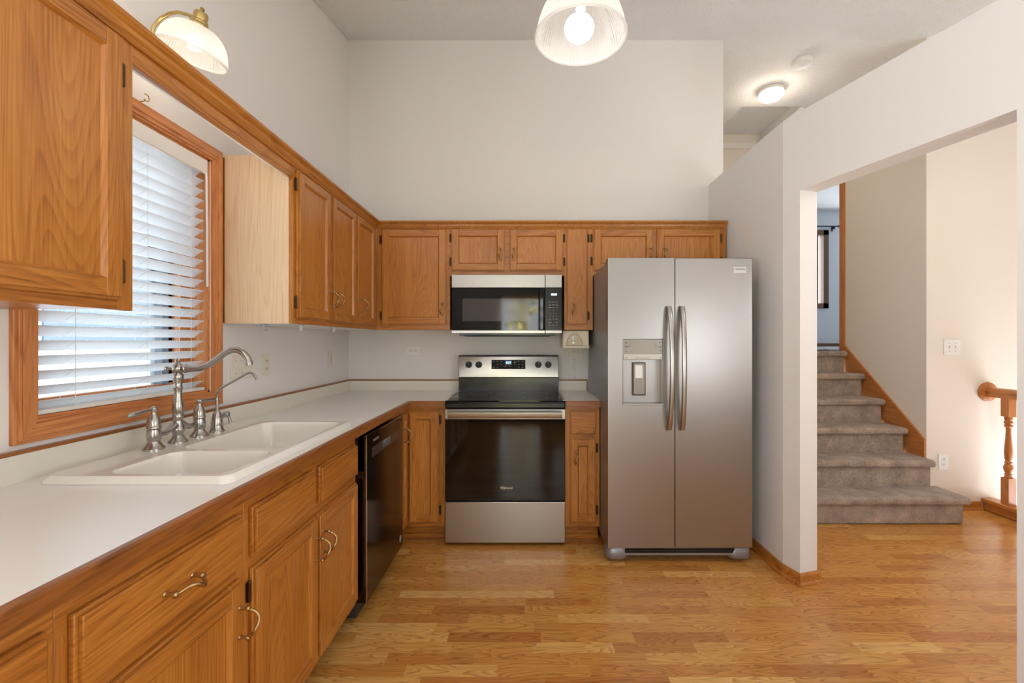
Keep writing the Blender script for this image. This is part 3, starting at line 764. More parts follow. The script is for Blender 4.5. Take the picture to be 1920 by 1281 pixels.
for y, s_ in ((1.482, -1), (1.689, 1)):
    m = MB(); m.lathe([(.001, .0665)] + [(r, h) for r, h in post if h > .0665], (FXX, y, Z0), (0, 0, 1), 28)
    z = Z0+.1335
    m.tube([(FXX, y-s_*.014, z+.003), (FXX, y-s_*.010, z+.002), (FXX, y, z), (FXX, y+s_*.02, z-.001), (FXX, y+s_*.045, z-.003), (FXX, y+s_*.075, z-.006), (FXX, y+s_*.092, z-.007), (FXX, y+s_*.098, z-.008)],
           [.003, .006, .005, .0045, .0065, .0085, .006, .001], 14)
    m.build('lever_handle', NICKEL, fa, smooth=True)
zs_ = Z0+.262
sp = [(-.03, -.001), (-.02, 0), (0, 0), (.03, 0), (.05, 0), (.08, .002), (.11, .014), (.14, .034), (.165, .054), (.19, .066), (.212, .066), (.232, .056), (.245, .040), (.252, .022), (.254, .012)]
m = MB(); m.tube([(FXX+a, 1.585, zs_+b) for a, b in sp[3:]], [.014, .0115, .0112, .011, .0108, .0106, .0104, .0104, .0104, .0108, .012, .0115], 16)
m.lathe([(.001, 0), (.008, .002), (.009, .008), (.006, .014), (.005, .03)], (FXX-.046, 1.585, zs_), (1, 0, 0), 16)
m.lathe([(.011, 0), (.0155, .003), (.0155, .008), (.012, .011)], (FXX+.022, 1.585, zs_), (1, 0, 0), 20)
m.build('spout', NICKEL, fa, smooth=True)
# filtered water tap
ft = thing('drinking_water_tap', (-1.233, 1.778, Z0), 'slim nickel drinking water tap with bent tube, right of the bridge faucet', 'tap')
m = MB(); m.lathe([(.001, 0), (.027, 0), (.027, .004), (.022, .010), (.0205, .024), (.021, .03), (.019, .05), (.014, .072), (.009, .082), (.006, .086), (.001, .087)], (-1.233, 1.778, Z0), (0, 0, 1), 28); m.build('base', NICKEL, ft, smooth=True)
m = MB(); m.tube([(-1.233+a, 1.778, Z0+.08+b) for a, b in ((0, 0), (0, .05), (.001, .07), (.008, .085), (.02, .095), (.07, .123), (.118, .150), (.132, .154), (.144, .150), (.153, .139), (.158, .128))], [.0048]*9+[.0052, .006], 14); m.build('spout', NICKEL, ft, smooth=True)
m = MB(); m.tube([(-1.228, 1.778, Z0+.05), (-1.212, 1.782, Z0+.062), (-1.198, 1.784, Z0+.068), (-1.190, 1.785, Z0+.070)], [.009, .010, .012, .009], 14)
m.tube([(-1.195, 1.785, Z0+.066), (-1.188, 1.786, Z0+.05), (-1.186, 1.787, Z0+.034)], [.005, .005, .006], 10); m.build('lever', NICKEL, ft, smooth=True)

# ------------------------------------------------------------------ dishwasher
DWX = -.725
dw = thing('dishwasher', (-1.05, 2.325, 0), 'dark stainless dishwasher under the counter between sink cabinet and corner', 'dishwasher')
m = MB(); m.box(LX+.02, -.775, 2.032, 2.62, .03, .866); m.build('tub', DARKGREY, dw)
dY0, dY1 = 2.030, 2.622; pz0, pz1, py0, py1 = .748, .790, 2.252, 2.392
m = MB()
def dpan(y0, y1, z0, z1): m.box(DWX-.012, DWX, y0, y1, z0, z1)
dpan(dY0, dY1, .10, pz0); dpan(dY0, dY1, pz1, .861); dpan(dY0, py0, pz0, pz1); dpan(py1, dY1, pz0, pz1); m.box(-.772, DWX-.012, dY0, dY1, .10, .70); m.box(-.772, DWX-.04, dY0, dY1, .70, .861)
bmesh.ops.remove_doubles(m.bm, verts=m.bm.verts, dist=1e-6)
dd = m.build('door', DKSTEEL, dw)
m = MB(); m.box(DWX-.004, DWX+.0006, dY0-.001, dY0+.004, .10, .8625); m.box(DWX-.004, DWX+.0006, dY0+.004, dY1, .8585, .8625); tag(m.build('edge_trim', CHROME, dd), 'bright steel door edge')
SMOKE = plain('smoked_band', (120, 108, 104), .3, .8)
for a_, b_ in ((2.097, py0), (py1, 2.556)):
    m = MB(); m.box(DWX, DWX+.001, a_, b_, .746, .791); m.build('handle_band', SMOKE, dd)
m = MB(); m.box(DWX-.038, DWX-.034, py0, py1, pz0, pz1); m.box(DWX-.036, DWX-.001, py0, py1, pz0-.002, pz0+.001); m.box(DWX-.036, DWX-.001, py1-.002, py1+.001, pz0, pz1); m.build('pocket_handle', STEEL, dd)
text(None, 'maker_lettering', 'FRIGIDAIRE', .016, (DWX+.0006, 2.155, .822), (pi/2, 0, pi/2), GLYPH, dd)
m = MB(); m.lathe([(.02, 0), (.022, .001), (.017, .0015), (.015, .0005)], (DWX, 2.57, .155), (1, 0, 0), 20); m.build('round_badge', GLYPH, dd)
m = MB(); m.box(LX+.02, -.85, 2.032, 2.62, .001, .095); m.build('toe_kick', BLACK, dw)

# ------------------------------------------------------------------ range
RX0, RX1 = -.5095, .248; RYF = 2.806; RC = (RX0+RX1)/2
rg = thing('electric_range', (RC, 3.1, 0), 'stainless electric range with black glass cooktop and oven door', 'range')
m = MB(); m.box(RX0+.003, RX1-.003, 2.86, 3.462, .03, .895); m.box(RX0+.03, RX1-.03, 2.88, 3.44, .001, .03); m.build('body', BLACK, rg)
m = MB(); m.box(RX0, RX1, RYF, 2.858, .022, .281); m.build('storage_drawer', STEEL, rg, bevel=.004)
m = MB(); m.box(RX0, RX1, RYF+.004, 2.858, .287, .862); dr = m.build('oven_door', BLACK, rg, bevel=.003)
m = MB(); m.box(RX0+.002, RX1-.002, RYF, RYF+.004, .303, .802); m.build('oven_window', BLACKGL, dr, bevel=.002)
m = MB(); m.box(RX0, RX1, RYF-.004, RYF+.006, .803, .866); m.build('door_trim', STEEL, dr, bevel=.002)
m = MB(); hx0, hx1 = RX0+.025, RX1-.022
m.prism([(RYF-.048, .816), (RYF-.052, .822), (RYF-.052, .852), (RYF-.046, .858), (RYF-.034, .856), (RYF-.030, .836), (RYF-.034, .818)], 'X', hx0, hx1)
for x in (hx0+.01, hx1-.03): m.box(x, x+.02, RYF-.036, RYF-.002, .826, .848)
m.build('oven_handle', STEEL, dr, smooth=True)
lw_ = text(None, 'maker_lettering', 'Whirlpool', .019, (RC+.008, RYF-.0008, .370), (pi/2, 0, 0), plain('pale_metal_lettering', (225, 222, 220), .3, .3), dr)
m = MB(); ring = [(RC-.010 + .016*cos(a), RYF-.0012, .371+.0085*sin(a)) for a in [2*pi*i/24 for i in range(25)]]; m.tube(ring, .0007, 6); m.build('ring_mark', plain('gold_swoosh', (216, 196, 150), .3, .5), dr)
m = MB(); m.box(RX0, RX1, RYF-.004, RYF+.03, .872, .906); m.box(RX0, RX1, RYF, 3.37, .895, .912); m.build('front_rail', BLACK, rg, bevel=.006)
ck = MB(); ck.box(RX0-.001, RX1+.001, RYF+.012, 3.37, .912, .9195); ckt = ck.build('cooktop', BLACKGL, rg, bevel=.002)
for a_, b_ in ((RX0-.002, RX0+.014), (RX1-.014, RX1+.002)):
    m = MB(); m.box(a_, b_, RYF+.01, 3.368, .9195, .922); m.build('side_trim', STEEL, ckt)
def ringm(cx, cy, r):
    m = MB(); n = 48
    m.loft([[(cx+r_*cos(2*pi*i/n), cy+r_*sin(2*pi*i/n), .9198) for i in range(n)] for r_ in (r, r-.0035)], 0, True, False); return m
RINGM = plain('burner_ring_grey', (96, 92, 84), .4)
for cx, cy, r in ((-.33, 3.23, .078), (.06, 3.22, .095), (-.33, 2.98, .115), (.06, 2.97, .09)):
    ringm(cx, cy, r).build('burner_ring', RINGM, ckt)
BGY = 3.371
m = MB(); m.prism([(BGY+.004, .912), (BGY+.004, 1.018), (BGY+.02, 1.02), (3.46, 1.02), (3.46, .912)], 'X', RX0+.001, RX1-.001)
bgd = m.build('backguard', BLACK, rg, bevel=.002)
m = MB(); m.prism([(BGY, 1.020), (BGY+.006, 1.180), (BGY+.018, 1.190), (3.462, 1.190), (3.462, 1.020)], 'X', RX0, RX1); m.build('control_panel', STEEL, bgd, bevel=.004)
def by(z): return BGY + .006*(z-1.02)/.16
for px in (879, 897.7, 1009.3, 1028):
    x = (px-986)*.004040; z = 1.118
    m = MB(); m.lathe([(.001, .020), (.0235, .020), (.0245, .016), (.0245, 0), (.001, 0)], (x, by(z), z), (0, -1, 0), 28); m.box(x-.006, x+.006, by(z)-.030, by(z)-.018, z-.022, z+.022)
    kb = m.build('knob', plain('knob_black', (14, 14, 15), .35, 0, 0, Specular_IOR_Level=.3), bgd, bevel=.0015)
    m = MB(); m.box(x-.0012, x+.0012, by(z)-.0305, by(z)-.030, z+.006, z+.02); m.build('pointer', GLYPH, kb)
    for q in (.034, -.038):
        m = MB(); m.box(x-.003, x+.003, by(z)-.0005, by(z)+.001, z+q, z+q+.003); m.build('dial_mark', SLOT, bgd)
dx0, dx1, dz0, dz1 = (921.5-986)*.00404, (985-986)*.00404, 1.085, 1.154
m = MB(); m.box(dx0, dx1, BGY-.001, BGY+.008, dz0, dz1); dis = m.build('display', plain('display_black', (24, 20, 19), .5, 0, 0, Specular_IOR_Level=.2), bgd, bevel=.001)
m = MB(); m.box(-.158, -.108, BGY-.0015, BGY, 1.116, 1.148); m.build('clock_window', LEDBG, dis)
text(None, 'clock_digits', '8:27', .022, (-.131, BGY-.0018, 1.133), (pi/2, 0, 0), LEDB, dis)
m = MB()
for x, z, w in ((-.245, 1.143, .010), (-.215, 1.143, .008), (-.185, 1.143, .011), (-.085, 1.143, .008), (-.055, 1.143, .012), (-.025, 1.143, .009), (-.215, 1.120, .012), (-.185, 1.120, .011), (-.085, 1.120, .006), (-.055, 1.120, .010), (-.025, 1.120, .010), (-.245, 1.099, .015), (-.215, 1.099, .009), (-.055, 1.099, .011), (-.025, 1.099, .011), (-.155, 1.104, .013), (-.12, 1.104, .013), (-.083, 1.132, .022)):
    m = MB(); m.box(x-w/2, x+w/2, BGY-.0014, BGY-.001, z-.0018, z+.0018); m.build('key_mark', GLYPH, dis)

# ------------------------------------------------------------------ microwave
MX0, MX1, MYF, MZ0, MZ1 = -.511, .2475, 3.07, 1.349, 1.7535
mw = thing('microwave', ((MX0+MX1)/2, 3.27, MZ0), 'over-the-range microwave with stainless bands and black glass door', 'microwave')
m = MB(); m.box(MX0+.004, MX1-.004, MYF+.03, BY-.002, MZ0+.008, MZ1); m.box(MX0+.05, MX1-.05, MYF+.02, BY-.05, MZ0-.016, MZ0+.008); m.build('body', BLACK, mw, bevel=.003)
XS = .133
m = MB(); m.box(MX0, XS-.0015, MYF, MYF+.034, MZ0, MZ1); md = m.build('door', BLACKGL, mw, bevel=.003)
for a_, b_ in ((1.664, MZ1), (MZ0, 1.370)):
    m = MB(); m.box(MX0-.0005, XS-.0012, MYF-.004, MYF+.01, a_, b_); m.build('steel_band', STEEL, md, bevel=.002)
m = MB(); m.box(-.437, .02, MYF-.0008, MYF+.002, 1.433, 1.588); m.build('mesh_window', plain('grey_mesh_window', (74, 70, 68), .08), md)
m = MB(); m.prism([(XS-.046, MYF), (XS-.040, MYF-.012), (XS-.012, MYF-.014), (XS-.004, MYF)], 'Z', 1.374, 1.660); m.build('door_handle', BLACKGL, md, bevel=.003)
m = MB(); m.box(XS+.0015, MX1, MYF, MYF+.034, MZ0, MZ1); mp = m.build('control_panel', plain('black_panel', (22, 23, 25), .2), mw, bevel=.002)
for a_, b_ in ((1.664, MZ1), (MZ0, 1.370)):
    m = MB(); m.box(XS+.0012, MX1+.0005, MYF-.004, MYF+.01, a_, b_); m.build('steel_band', STEEL, mp, bevel=.002)
def mwx(px): return (px-986)*MYF/835
def mwz(py): return EYE+(CY-py)*MYF/835
text(None, 'clock_digits', '10:43', .019, (mwx(1038.5), MYF-.0008, mwz(552.5)), (pi/2, 0, 0), LEDW, mp)
for r_, row in enumerate(('123', '456', '789', ' 0 ')):
    for c_, ch in enumerate(row):
        if ch != ' ': text(None, 'key_digit', ch, .012, (mwx((1031.3, 1037.5, 1044)[c_]), MYF-.0006, mwz(582.5+5.4*r_)), (pi/2, 0, 0), GLYPH, mp)
m = MB()
for py, ws in ((566.5, (4.5, 4.5, 4)), (572, (4, 4.5, 4.5)), (577, (5, 3.5, 4)), (598.5, (3, 0, 5.5)), (604.5, (4.5, 0, 4)), (610, (2.5, 2.5, 2.5))):
    for px, w in zip((1031.3, 1037.5, 1044), ws):
        if w: m = MB(); m.box(mwx(px-w/2), mwx(px+w/2), MYF-.0006, MYF, mwz(py+.6), mwz(py-.6)); m.build('key_mark', GLYPH, mp)
m = MB(); m.box(MX0+.08, MX1-.08, MYF+.05, BY-.08, MZ0-.02, MZ0-.016); m.build('grease_filter', DARKGREY, mw)

# ------------------------------------------------------------------ refrigerator
FX0, FX1, FYF, FZ0, FZ1, FS = .475, 1.3125, 2.577, .098, 1.776, .8615
fr = thing('refrigerator', ((FX0+FX1)/2, 3.0, 0), 'tall stainless side-by-side refrigerator with water dispenser', 'refrigerator')
m = MB(); m.box(FX0+.004, FX1-.004, 2.652, 3.40, .06, 1.765); m.box(FX0+.03, FX1-.03, 2.70, 3.38, .002, .06); m.build('body', GREYPL, fr, bevel=.004)
# left door has the dispenser recess
qx0, qx1, qz0, qz1 = .560, .796, .923, 1.308
m = MB()
def dp(x0, x1, z0, z1): m.box(x0, x1, FYF, FYF+.068, z0, z1)
dp(FX0, qx0, FZ0, FZ1); dp(qx1, FS-.002, FZ0, FZ1); dp(qx0, qx1, FZ0, qz0); dp(qx0, qx1, qz1, FZ1)
m.box(qx0, qx1, FYF+.060, FYF+.068, qz0, qz1)
bmesh.ops.remove_doubles(m.bm, verts=m.bm.verts, dist=1e-5)
for f in [f for f in m.bm.faces if all(len([g for g in e.link_faces]) > 2 for e in f.edges)]: pass
ld = m.build('freezer_door', FRIDGE, fr)
m = MB(); m.box(FS+.002, FX1, FYF, FYF+.068, FZ0, FZ1); rd = m.build('fridge_door', FRIDGE, fr, bevel=.004)
m = MB(); m.box(FS-.0022, FS+.0022, FYF+.012, FYF+.068, FZ0+.004, FZ1-.004); m.build('gap_shade', BLACK, rd)  # black strip standing in for shade between the doors
def fhandle(x, s_, parent):
    m = MB(); rings = []
    n = 24
    for i in range(n+1):
        t = i/n; z = .782 + (1.497-.782)*t; yb = FYF - .010 - .052*sin(pi*t)**.55
        xx = x + s_*.004*sin(pi*t); w, d = .0145, .010
        rings.append([(xx + w*cos(a), yb + d*sin(a), z) for a in [2*pi*k/16 for k in range(16)]])
    m.loft(rings); m.build('handle', STEEL, parent, smooth=True)
fhandle(.824, 1, ld); fhandle(.900, -1, rd)
# dispenser
m = MB()
m.box(qx0, qx0+.004, FYF-.002, FYF+.058, qz0, qz1); m.box(qx1-.004, qx1, FYF-.002, FYF+.058, qz0, qz1); m.box(qx0, qx1, FYF-.003, FYF+.058, qz0, qz0+.012)
m.box(qx0+.004, qx1-.004, FYF+.052, FYF+.058, qz0, 1.19)
dn = m.build('dispenser', FRIDGE, ld, bevel=.0015)
m = MB(); m.box(qx0+.004, qx1-.006, FYF-.001, FYF+.056, 1.222, 1.304); m.build('display_panel', TAUPE, dn)
m = MB(); m.box(qx0+.004, qx1-.006, FYF-.006, FYF+.05, 1.188, 1.222); m.build('button_strip', TAUPE_L, dn, bevel=.003)
m = MB(); m.box(.626, .705, FYF+.040, FYF+.052, .975, 1.17); m.build('paddle_frame', plain('paddle_frame_grey', (92, 84, 78), .4), dn, bevel=.004)
m = MB(); m.box(.631, .700, FYF+.034, FYF+.046, .981, 1.168); pd = m.build('paddle', TAUPE, dn, bevel=.004)
m = MB(); m.box(.640, .684, FYF+.030, FYF+.040, 1.078, 1.155); m.build('paddle_plate', PLATEW, pd, bevel=.002)
text(None, 'button_lettering', 'Water   Cube   Crush', .0085, (.672, FYF-.0064, 1.198), (pi/2, 0, 0), GLYPHD, dn)
m = MB()
for x, z, w in ((.580, 1.288, .016), (.580, 1.282, .014), (.607, 1.279, .007), (.586, 1.266, .030), (.581, 1.258, .010), (.580, 1.236, .012), (.779, 1.288, .014), (.752, 1.279, .008), (.752, 1.265, .008), (.778, 1.266, .012), (.775, 1.259, .016), (.778, 1.240, .014)):
    m = MB(); m.box(x-w/2, x+w/2, FYF-.0014, FYF-.001, z-.0015, z+.0015); m.build('panel_mark', GLYPHD, dn)
for x in (.58, .779): m = MB(); m.lathe([(.003, 0), (.003, .0005)], (x, FYF-.006, 1.199), (0, -1, 0), 10); m.build('panel_dot', GLYPHD, dn)
m = MB(); sx = lambda px: (px-986)*FYF/835
m.box(1.204, 1.274, FYF-.0008, FYF+.001, 1.690, 1.724); lb = m.build('maker_label', plain('silver_label', (214, 212, 208), .35), rd)
text(None, 'maker_lettering', 'FRIGIDAIRE', .0112, (1.239, FYF-.0012, 1.711), (pi/2, 0, 0), GLYPHD, lb, 'CENTER', .0003)
# feet and grille
m = MB(); m.box(FX0+.012, FX1-.012, 2.588, 2.70, .047, .0965); gr = m.build('base_grille', GREYPL, fr, bevel=.006)
m = MB(); m.box(FX0+.10, FX1-.10, 2.5865, 2.60, .064, .092); vt = m.build('vent_slot', BLACK, gr, bevel=.001)
m = MB(); m.box(FX0+.11, FX1-.11, 2.585, 2.5868, .076, .079); m.build('vent_bar', DARKGREY, vt)
for x in (FX0+.056, FX1-.066):
    m = MB(); m.loft([[(x + a*(abs(cos(t))**.7*(1 if cos(t) > 0 else -1))*.068, 2.632 + a*(abs(sin(t))**.7*(1 if sin(t) > 0 else -1))*.052, z) for t in [2*pi*k/24 for k in range(24)]] for a, z in ((.55, .022), (.86, .028), (1, .044), (1.0, .066), (.94, .082), (.8, .094))])
    m.build('foot_cover', GREYPL, fr, smooth=True)
for x in (FX0+.05, FX1-.05):
    m = MB(); m.box(x-.035, x+.035, 2.60, 2.76, 1.765, 1.782); m.build('hinge_cover', GREYPL, fr, bevel=.003)

# ------------------------------------------------------------------ can opener, outlets, switches, hooks
co = thing('can_opener', (.355, 3.30, 1.244), 'cream under-cabinet can opener mounted below the narrow wall cabinet', 'can opener')
m = MB(); m.prism([(.262, 1.372), (.262, 1.262), (.268, 1.248), (.44, 1.244), (.449, 1.254), (.449, 1.372)], 'Y', 3.17, 3.42); m.build('body', CANWHITE, co, bevel=.006)
arch = [(.285 + .058 + .058*cos(a), 1.262 + .085*sin(a)) for a in [pi*i/20 for i in range(21)]]
m = MB(); m.prism(arch, 'Y', 3.146, 3.172); lv = m.build('lever', CANSHADE, co, bevel=.005)
m = MB(); m.lathe([(.001, .018), (.011, .018), (.013, .012), (.013, 0)], (.334, 3.146, 1.322), (0, -1, 0), 18); m.build('cutter_knob', PLATEW, lv, smooth=True)
m = MB(); m.box(.318, .348, 3.138, 3.15, 1.303, 1.308); m.lathe([(.001, .01), (.008, .01), (.009, 0)], (.334, 3.146, 1.284), (0, -1, 0), 16); m.build('cutter', NICKEL, lv)
m = MB(); m.box(.262, .449, 3.150, 3.18, 1.244, 1.262); m.build('base_lip', CANWHITE, co, bevel=.004)
# white cord on the wall
m = MB(); cy = 3.474
pts = [(.386, cy, 1.160)] + [(.377 + .012*sin(2*pi*t*1.5), cy-.003*cos(2*pi*t*1.5), 1.160-.10*t) for t in [i/24 for i in range(25)]] + [(.379, cy, 1.04), (.380, cy-.006, 1.02)]
m.tube(pts, .003, 8)
pts = [(.368, cy, 1.160)] + [(.377 - .012*sin(2*pi*t*1.5+.8), cy-.003*cos(2*pi*t*1.5), 1.160-.10*t) for t in [i/24 for i in range(25)]] + [(.377, cy, 1.04)]
m.tube(pts, .003, 8); cordm = m.build('power_cord', PLATEW, org=(.378, cy, 1.1), smooth=True)
tag(cordm, 'twisted white cord hanging on the wall right of the range', 'cord')
m = MB(); m.lathe([(.004, 0), (.0055, .004), (.0055, .03), (.003, .036)], (.380, cy-.0075, .985), (0, 0, 1), 12); m.build('plug', PLATEW, cordm, smooth=True)

def plate(name, F, u, v, w, h, label, cat, kind, mat=PLATE, gangs=1, horiz=False, group=None):
    o = thing(name, F.P(u, v, 0), label, cat, group)
    m = MB(); F.box(m, u-w/2, u+w/2, v-h/2, v+h/2, .0005, .006); m.build('cover_plate', mat, o, bevel=.002)
    for g in range(gangs):
        uu = u + (g-(gangs-1)/2)*.046
        if kind == 'outlet':
            for s_ in (-1, 1):
                cu, cv = (uu + s_*.0195, v) if horiz else (uu, v + s_*.0195)
                m = MB(); a, b = (.0135, .0165) if horiz else (.0165, .0135)
                F.box(m, cu-a, cu+a, cv-b, cv+b, .006, .0075); rec = m.build('receptacle', PLATE if mat is PLATE else mat, o, bevel=.001)
                m = MB()
                for d in (-.006, .006):
                    if horiz: F.box(m, cu-.004, cu+.004, cv+d-.0014, cv+d+.0014, .0075, .0079)
                    else: F.box(m, cu+d-.0014, cu+d+.0014, cv-.001, cv+.008, .0075, .0079)
                if horiz: F.box(m, cu+.006, cu+.0105, cv-.0024, cv+.0024, .0075, .0079)
                else: F.box(m, cu-.0024, cu+.0024, cv-.0095, cv-.005, .0075, .0079)
                m.build('slots', SLOT, rec)
        elif kind == 'switch':
            m = MB(); F.box(m, uu-.006, uu+.006, v-.013, v+.013, .006, .0068); F.box(m, uu-.0042, uu+.0042, v+.000, v+.011, .0068, .015); m.build('toggle', PLATE, o, bevel=.001)
            m = MB()
            for d in (-.03, .03):
                c_ = F.P(uu, v+d, .006); ax = (1, 0, 0) if F.side == 'L' else (0, -1, 0); m.lathe([(.003, 0), (.003, .001), (.001, .0014)], c_, ax, 10)
            m.build('screws', ANTIQUE, o)
        else:   # gfci style decorator device
            m = MB(); F.box(m, uu-.0165, uu+.0165, v-.033, v+.033, .006, .0078); rec = m.build('receptacle', mat, o, bevel=.001)
            m = MB()
            for d in (-.02, -.006, .006, .02): F.box(m, uu-.006, uu+.006, v+d-.003, v+d+.003, .0078, .0083)
            m.build('slots', ANTIQUE, rec)
    return o
WL, WB = Face('L', LX), Face('B', BY)
plate('light_switch', WL, 2.163, 1.170, .162, .114, 'triple ivory switch plate on the wall just right of the window', 'switch', 'switch', PLATE, 3)
plate('electrical_outlet', WL, 2.366, 1.168, .072, .114, 'ivory duplex outlet on the left wall right of the triple switch', 'outlet', 'outlet')
plate('electrical_outlet', WL, 3.15, 1.170, .072, .114, 'ivory outlet on the left wall nearest the back corner', 'outlet', 'gfci')
plate('electrical_outlet', WB, -.882, 1.222, .118, .072, 'white sideways outlet on the back wall left of the range', 'outlet', 'outlet', PLATEW, 1, True)
plate('electrical_outlet', WB, .387, 1.212, .114, .072, 'ivory sideways outlet on the back wall below the can opener', 'outlet', 'outlet', PLATE, 1, True)
WS = Face('B', CYY)
plate('light_switch', WS, 3.280, 1.247, .128, .122, 'double switch plate on the pale wall beyond the opening', 'switch', 'switch', PLATEW, 2)
plate('electrical_outlet', WS, 3.212, .366, .076, .122, 'low outlet on the wall beside the carpeted stairs', 'outlet', 'outlet', PLATEW)

HOOKCL = plain('clear_hook_plastic', (226, 230, 236), .12, 0, 0, Transmission_Weight=.4)
for (x, y, lab) in ((-1.235, 2.10, 'clear adhesive hook under the wall cabinet, nearest the window'), (-1.075, 2.135, 'clear adhesive hook under the wall cabinet, middle of three'), (-1.075, 2.50, 'clear adhesive hook under the wall cabinet, nearest the corner')):
    m = MB(); z = UZ0-.0015
    m.box(x-.011, x+.011, y-.012, y+.012, z-.004, z)
    m.loft([[(x+a, y-.009+d, z-h) for a, d in ((-.007, 0), (.007, 0), (.007, .006), (-.007, .006))] for h, in ((.003,), (.018,), (.026,))])
    m.box(x-.007, x+.007, y-.009, y+.012, z-.030, z-.024)
    tag(m.build('adhesive_hook', HOOKCL, org=(x, y, z), bevel=.002), lab, 'hook', 'hooks under the wall cabinet')

# ------------------------------------------------------------------ lamps
def bell(prof, base, axis, ribs, parent, name='glass_shade'):
    """ribbed glass shade: prof (radius, height), double walled"""
    m = MB(); ax = Vector(axis).normalized(); u = ax.orthogonal().normalized(); w = ax.cross(u); b = Vector(base); n = ribs*2
    def ring(r, h, k): return [b + ax*h + (u*cos(2*pi*i/n) + w*sin(2*pi*i/n))*(r + (k if i % 2 else -k)) for i in range(n)]
    m.loft([ring(r, h, .0011 if r > .03 else 0) for r, h in prof], 0, True, False)
    o = m.build(name, SHADE, parent, smooth=True); return o
# wall sconce above the window
sc = thing('wall_sconce', (LX, 1.58, 2.39), 'brass arm wall lamp with ribbed glass shade above the window', 'lamp')
axd = Vector((-.2487, .047, -.9675)).normalized(); rim = Vector((-1.205, 1.609, 2.326)); D = .112
capP = rim - axd*D
MB().lathe([(.001, .022), (.02, .022), (.045, .012), (.052, .006), (.054, 0), (.001, 0)], (LX, 1.59, 2.372), (1, 0, 0), 32).build('backplate', BRASS, sc, smooth=True)
m = MB(); m.tube([(LX+.012, 1.592, 2.37), (LX+.034, 1.593, 2.366), (-1.341, 1.595, 2.380), (-1.335, 1.597, 2.422), (-1.311, 1.60, 2.455), (-1.280, 1.602, 2.474), (-1.251, 1.604, 2.479), (-1.219, 1.604, 2.471), (-1.185, 1.604, 2.457)], .0058, 12); m.build('arm', BRASS, sc, smooth=True)
m = MB(); m.lathe([(.001, -.062), (.006, -.060), (.008, -.054), (.005, -.048), (.006, -.044), (.020, -.042), (.0225, -.036), (.0225, -.014), (.027, -.010), (.028, -.002), (.032, .002), (.033, .010), (.028, .014), (.001, .014)], capP, axd, 28); m.build('cap', BRASS, sc, smooth=True)
bell([(.027 + (.1065-.027)*sin(t*pi/2)**.9, .010 + (D-.010)*(1-cos(t*pi/2))) for t in [i/16 for i in range(17)]], capP, axd, 72, sc)
m = MB(); m.lathe([(.1045, D-.004), (.108, D-.005), (.1105, D-.001), (.109, D+.003), (.105, D+.003), (.1035, D), (.1045, D-.004)], capP, axd, 64, caps=False); m.build('glass_rim', SHADE, sc, smooth=True)
m = MB(); m.sphere(capP+axd*.070, .025); m.build('bulb', BULB, sc, smooth=True)
m = MB(); m.lathe([(.012, .012), (.013, .045)], capP, axd, 16); m.build('socket', PLATEW, sc, smooth=True)
point('sconce_light', capP+axd*.112, .5, (1, .88, .70), .03)

# pendant
pc = Vector((.197, 1.60, 2.387)); pr_ = .162
pz = ceil_z(1.60)
pn = thing('pendant_lamp', (pc.x, pc.y, pz), 'ribbed glass bell pendant lamp hanging at the top centre of the kitchen', 'lamp')
bell([(.034, .175), (.05, .172), (.085, .155), (.115, .125), (.138, .085), (.152, .045), (.159, .012), (.162, .004), (.163, 0), (.159, -.002)], pc, (0, 0, 1), 80, pn)
MB().lathe([(.001, .25), (.012, .25), (.016, .235), (.03, .225), (.034, .20), (.040, .185), (.04, .172), (.001, .172)], pc, (0, 0, 1), 28).build('cap', BRASS, pn, smooth=True)
m = MB(); m.lathe([(.153, .004), (.159, .002), (.165, .001), (.166, -.003), (.160, -.006), (.154, -.003), (.153, .004)], pc, (0, 0, 1), 80, caps=False); m.build('glass_rim', SHADE, pn, smooth=True)
m = MB(); m.sphere((pc.x-.004, pc.y+.012, pc.z+.040), .054, seg=24, sz=.85); m.build('bulb', BULB, pn, smooth=True)
m = MB(); m.lathe([(.018, .10), (.016, .175)], pc, (0, 0, 1), 16); m.build('socket', PLATEW, pn, smooth=True)
m = MB(); m.tube([(pc.x, pc.y, pc.z+.24), (pc.x, pc.y, pz-.02)], .004, 8); m.build('stem', BRASS, pn, smooth=True)
m = MB(); m.lathe([(.001, -.035), (.03, -.03), (.06, -.012), (.062, .004), (.001, .004)], (pc.x, pc.y, pz-.004), (0, .24, 1), 28); m.build('canopy', BRASS, pn, smooth=True)
point('pendant_light', (pc.x, pc.y, pc.z-.02), .7, (1, .93, .83), .05)

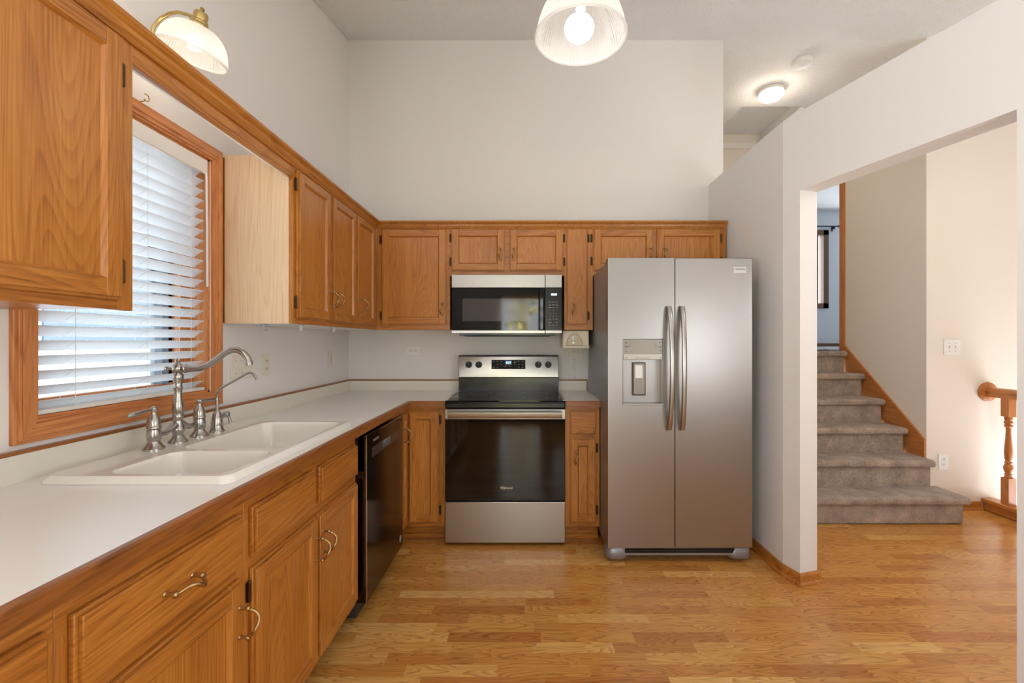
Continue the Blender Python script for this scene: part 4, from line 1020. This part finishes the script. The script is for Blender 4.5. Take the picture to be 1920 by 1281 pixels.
# hall ceiling light and smoke detector
hl = thing('ceiling_light', (2.29, 4.157, 3.648), 'lit round flush ceiling light above the upstairs hall', 'lamp')
MB().lathe([(.001, 0), (.098, 0), (.104, -.006), (.104, -.03), (.098, -.036), (.001, -.036)], (2.29, 4.157, 3.647), (0, 0, 1), 36).build('base_ring', WHITE_TRIM, hl, smooth=True)
MB().lathe([(.100, -.034), (.108, -.045), (.106, -.062), (.085, -.085), (.05, -.098), (.001, -.103)], (2.29, 4.157, 3.647), (0, 0, 1), 36).build('glass_dome', DOME, hl, smooth=True)
point('hall_light', (2.29, 4.157, 3.47), 3.2, (1, .87, .70), .05)
sd = thing('smoke_detector', (2.319, 3.738, 3.648), 'white round smoke detector on the hall ceiling in front of the light', 'smoke detector')
MB().lathe([(.001, 0), (.080, 0), (.082, -.006), (.082, -.020), (.072, -.034), (.05, -.038), (.001, -.038)], (2.319, 3.738, 3.647), (0, 0, 1), 36).build('housing', PLATEW, sd, smooth=True)
MB().lathe([(.001, 0), (.018, 0), (.018, -.002), (.001, -.002)], (2.319, 3.738, 3.609), (0, 0, 1), 20).build('test_button', WHITE_TRIM, sd)

# ------------------------------------------------------------------ outdoors
m = MB(); m.box(-30, 30, -40, -1.7, -.4, -.2); tag(m.build('lawn', GRASS, org=(0, -10, -.3)), 'lawn outside behind the kitchen', 'lawn', None, 'structure')
m = MB(); m.box(-5.2, -5.0, -1.4, 9, -.5, 4.6); tag(m.build('wall_neighbour', SIDING), None, None, None, 'structure')
m = MB(); m.box(-5.02, -4.98, 4.6, 6.2, 1.2, 2.4); tag(m.build('window_3', plain('dark_pane', (70, 86, 104), .15)), None, None, None, 'structure')
rnd = random.Random(3)
for i in range(8):
    x = -4.4 + 1.4*i + rnd.uniform(-.1, .1); y = -7 - rnd.uniform(0, 6); h = rnd.uniform(5, 8)
    t = thing('tree', (x, y, -.25), 'slim tree standing outside behind the patio door', 'tree', 'trees outside the patio door')
    m = MB(); m.tube([(x, y, -.25), (x+.1, y, h*.4), (x+rnd.uniform(-.3, .3), y, h)], [.14, .11, .04], 10); m.build('trunk', BARK, t, smooth=True)
    m = MB()
    for k in range(260):
        a = rnd.uniform(0, 2*pi); rr = rnd.uniform(.1, .62); zz = rnd.uniform(.2, h)
        c0 = Vector((x+rr*cos(a), y+rr*sin(a), zz)); s_ = rnd.uniform(.06, .2)
        d1_ = Vector((rnd.uniform(-1, 1), rnd.uniform(-1, 1), rnd.uniform(-1, 1))).normalized()*s_; d2_ = d1_.orthogonal().normalized()*s_*.7
        m.quad([c0-d1_, c0-d2_, c0+d1_, c0+d2_])
    m.build('foliage', LEAF1 if i % 2 else LEAF2, t, recalc=False)
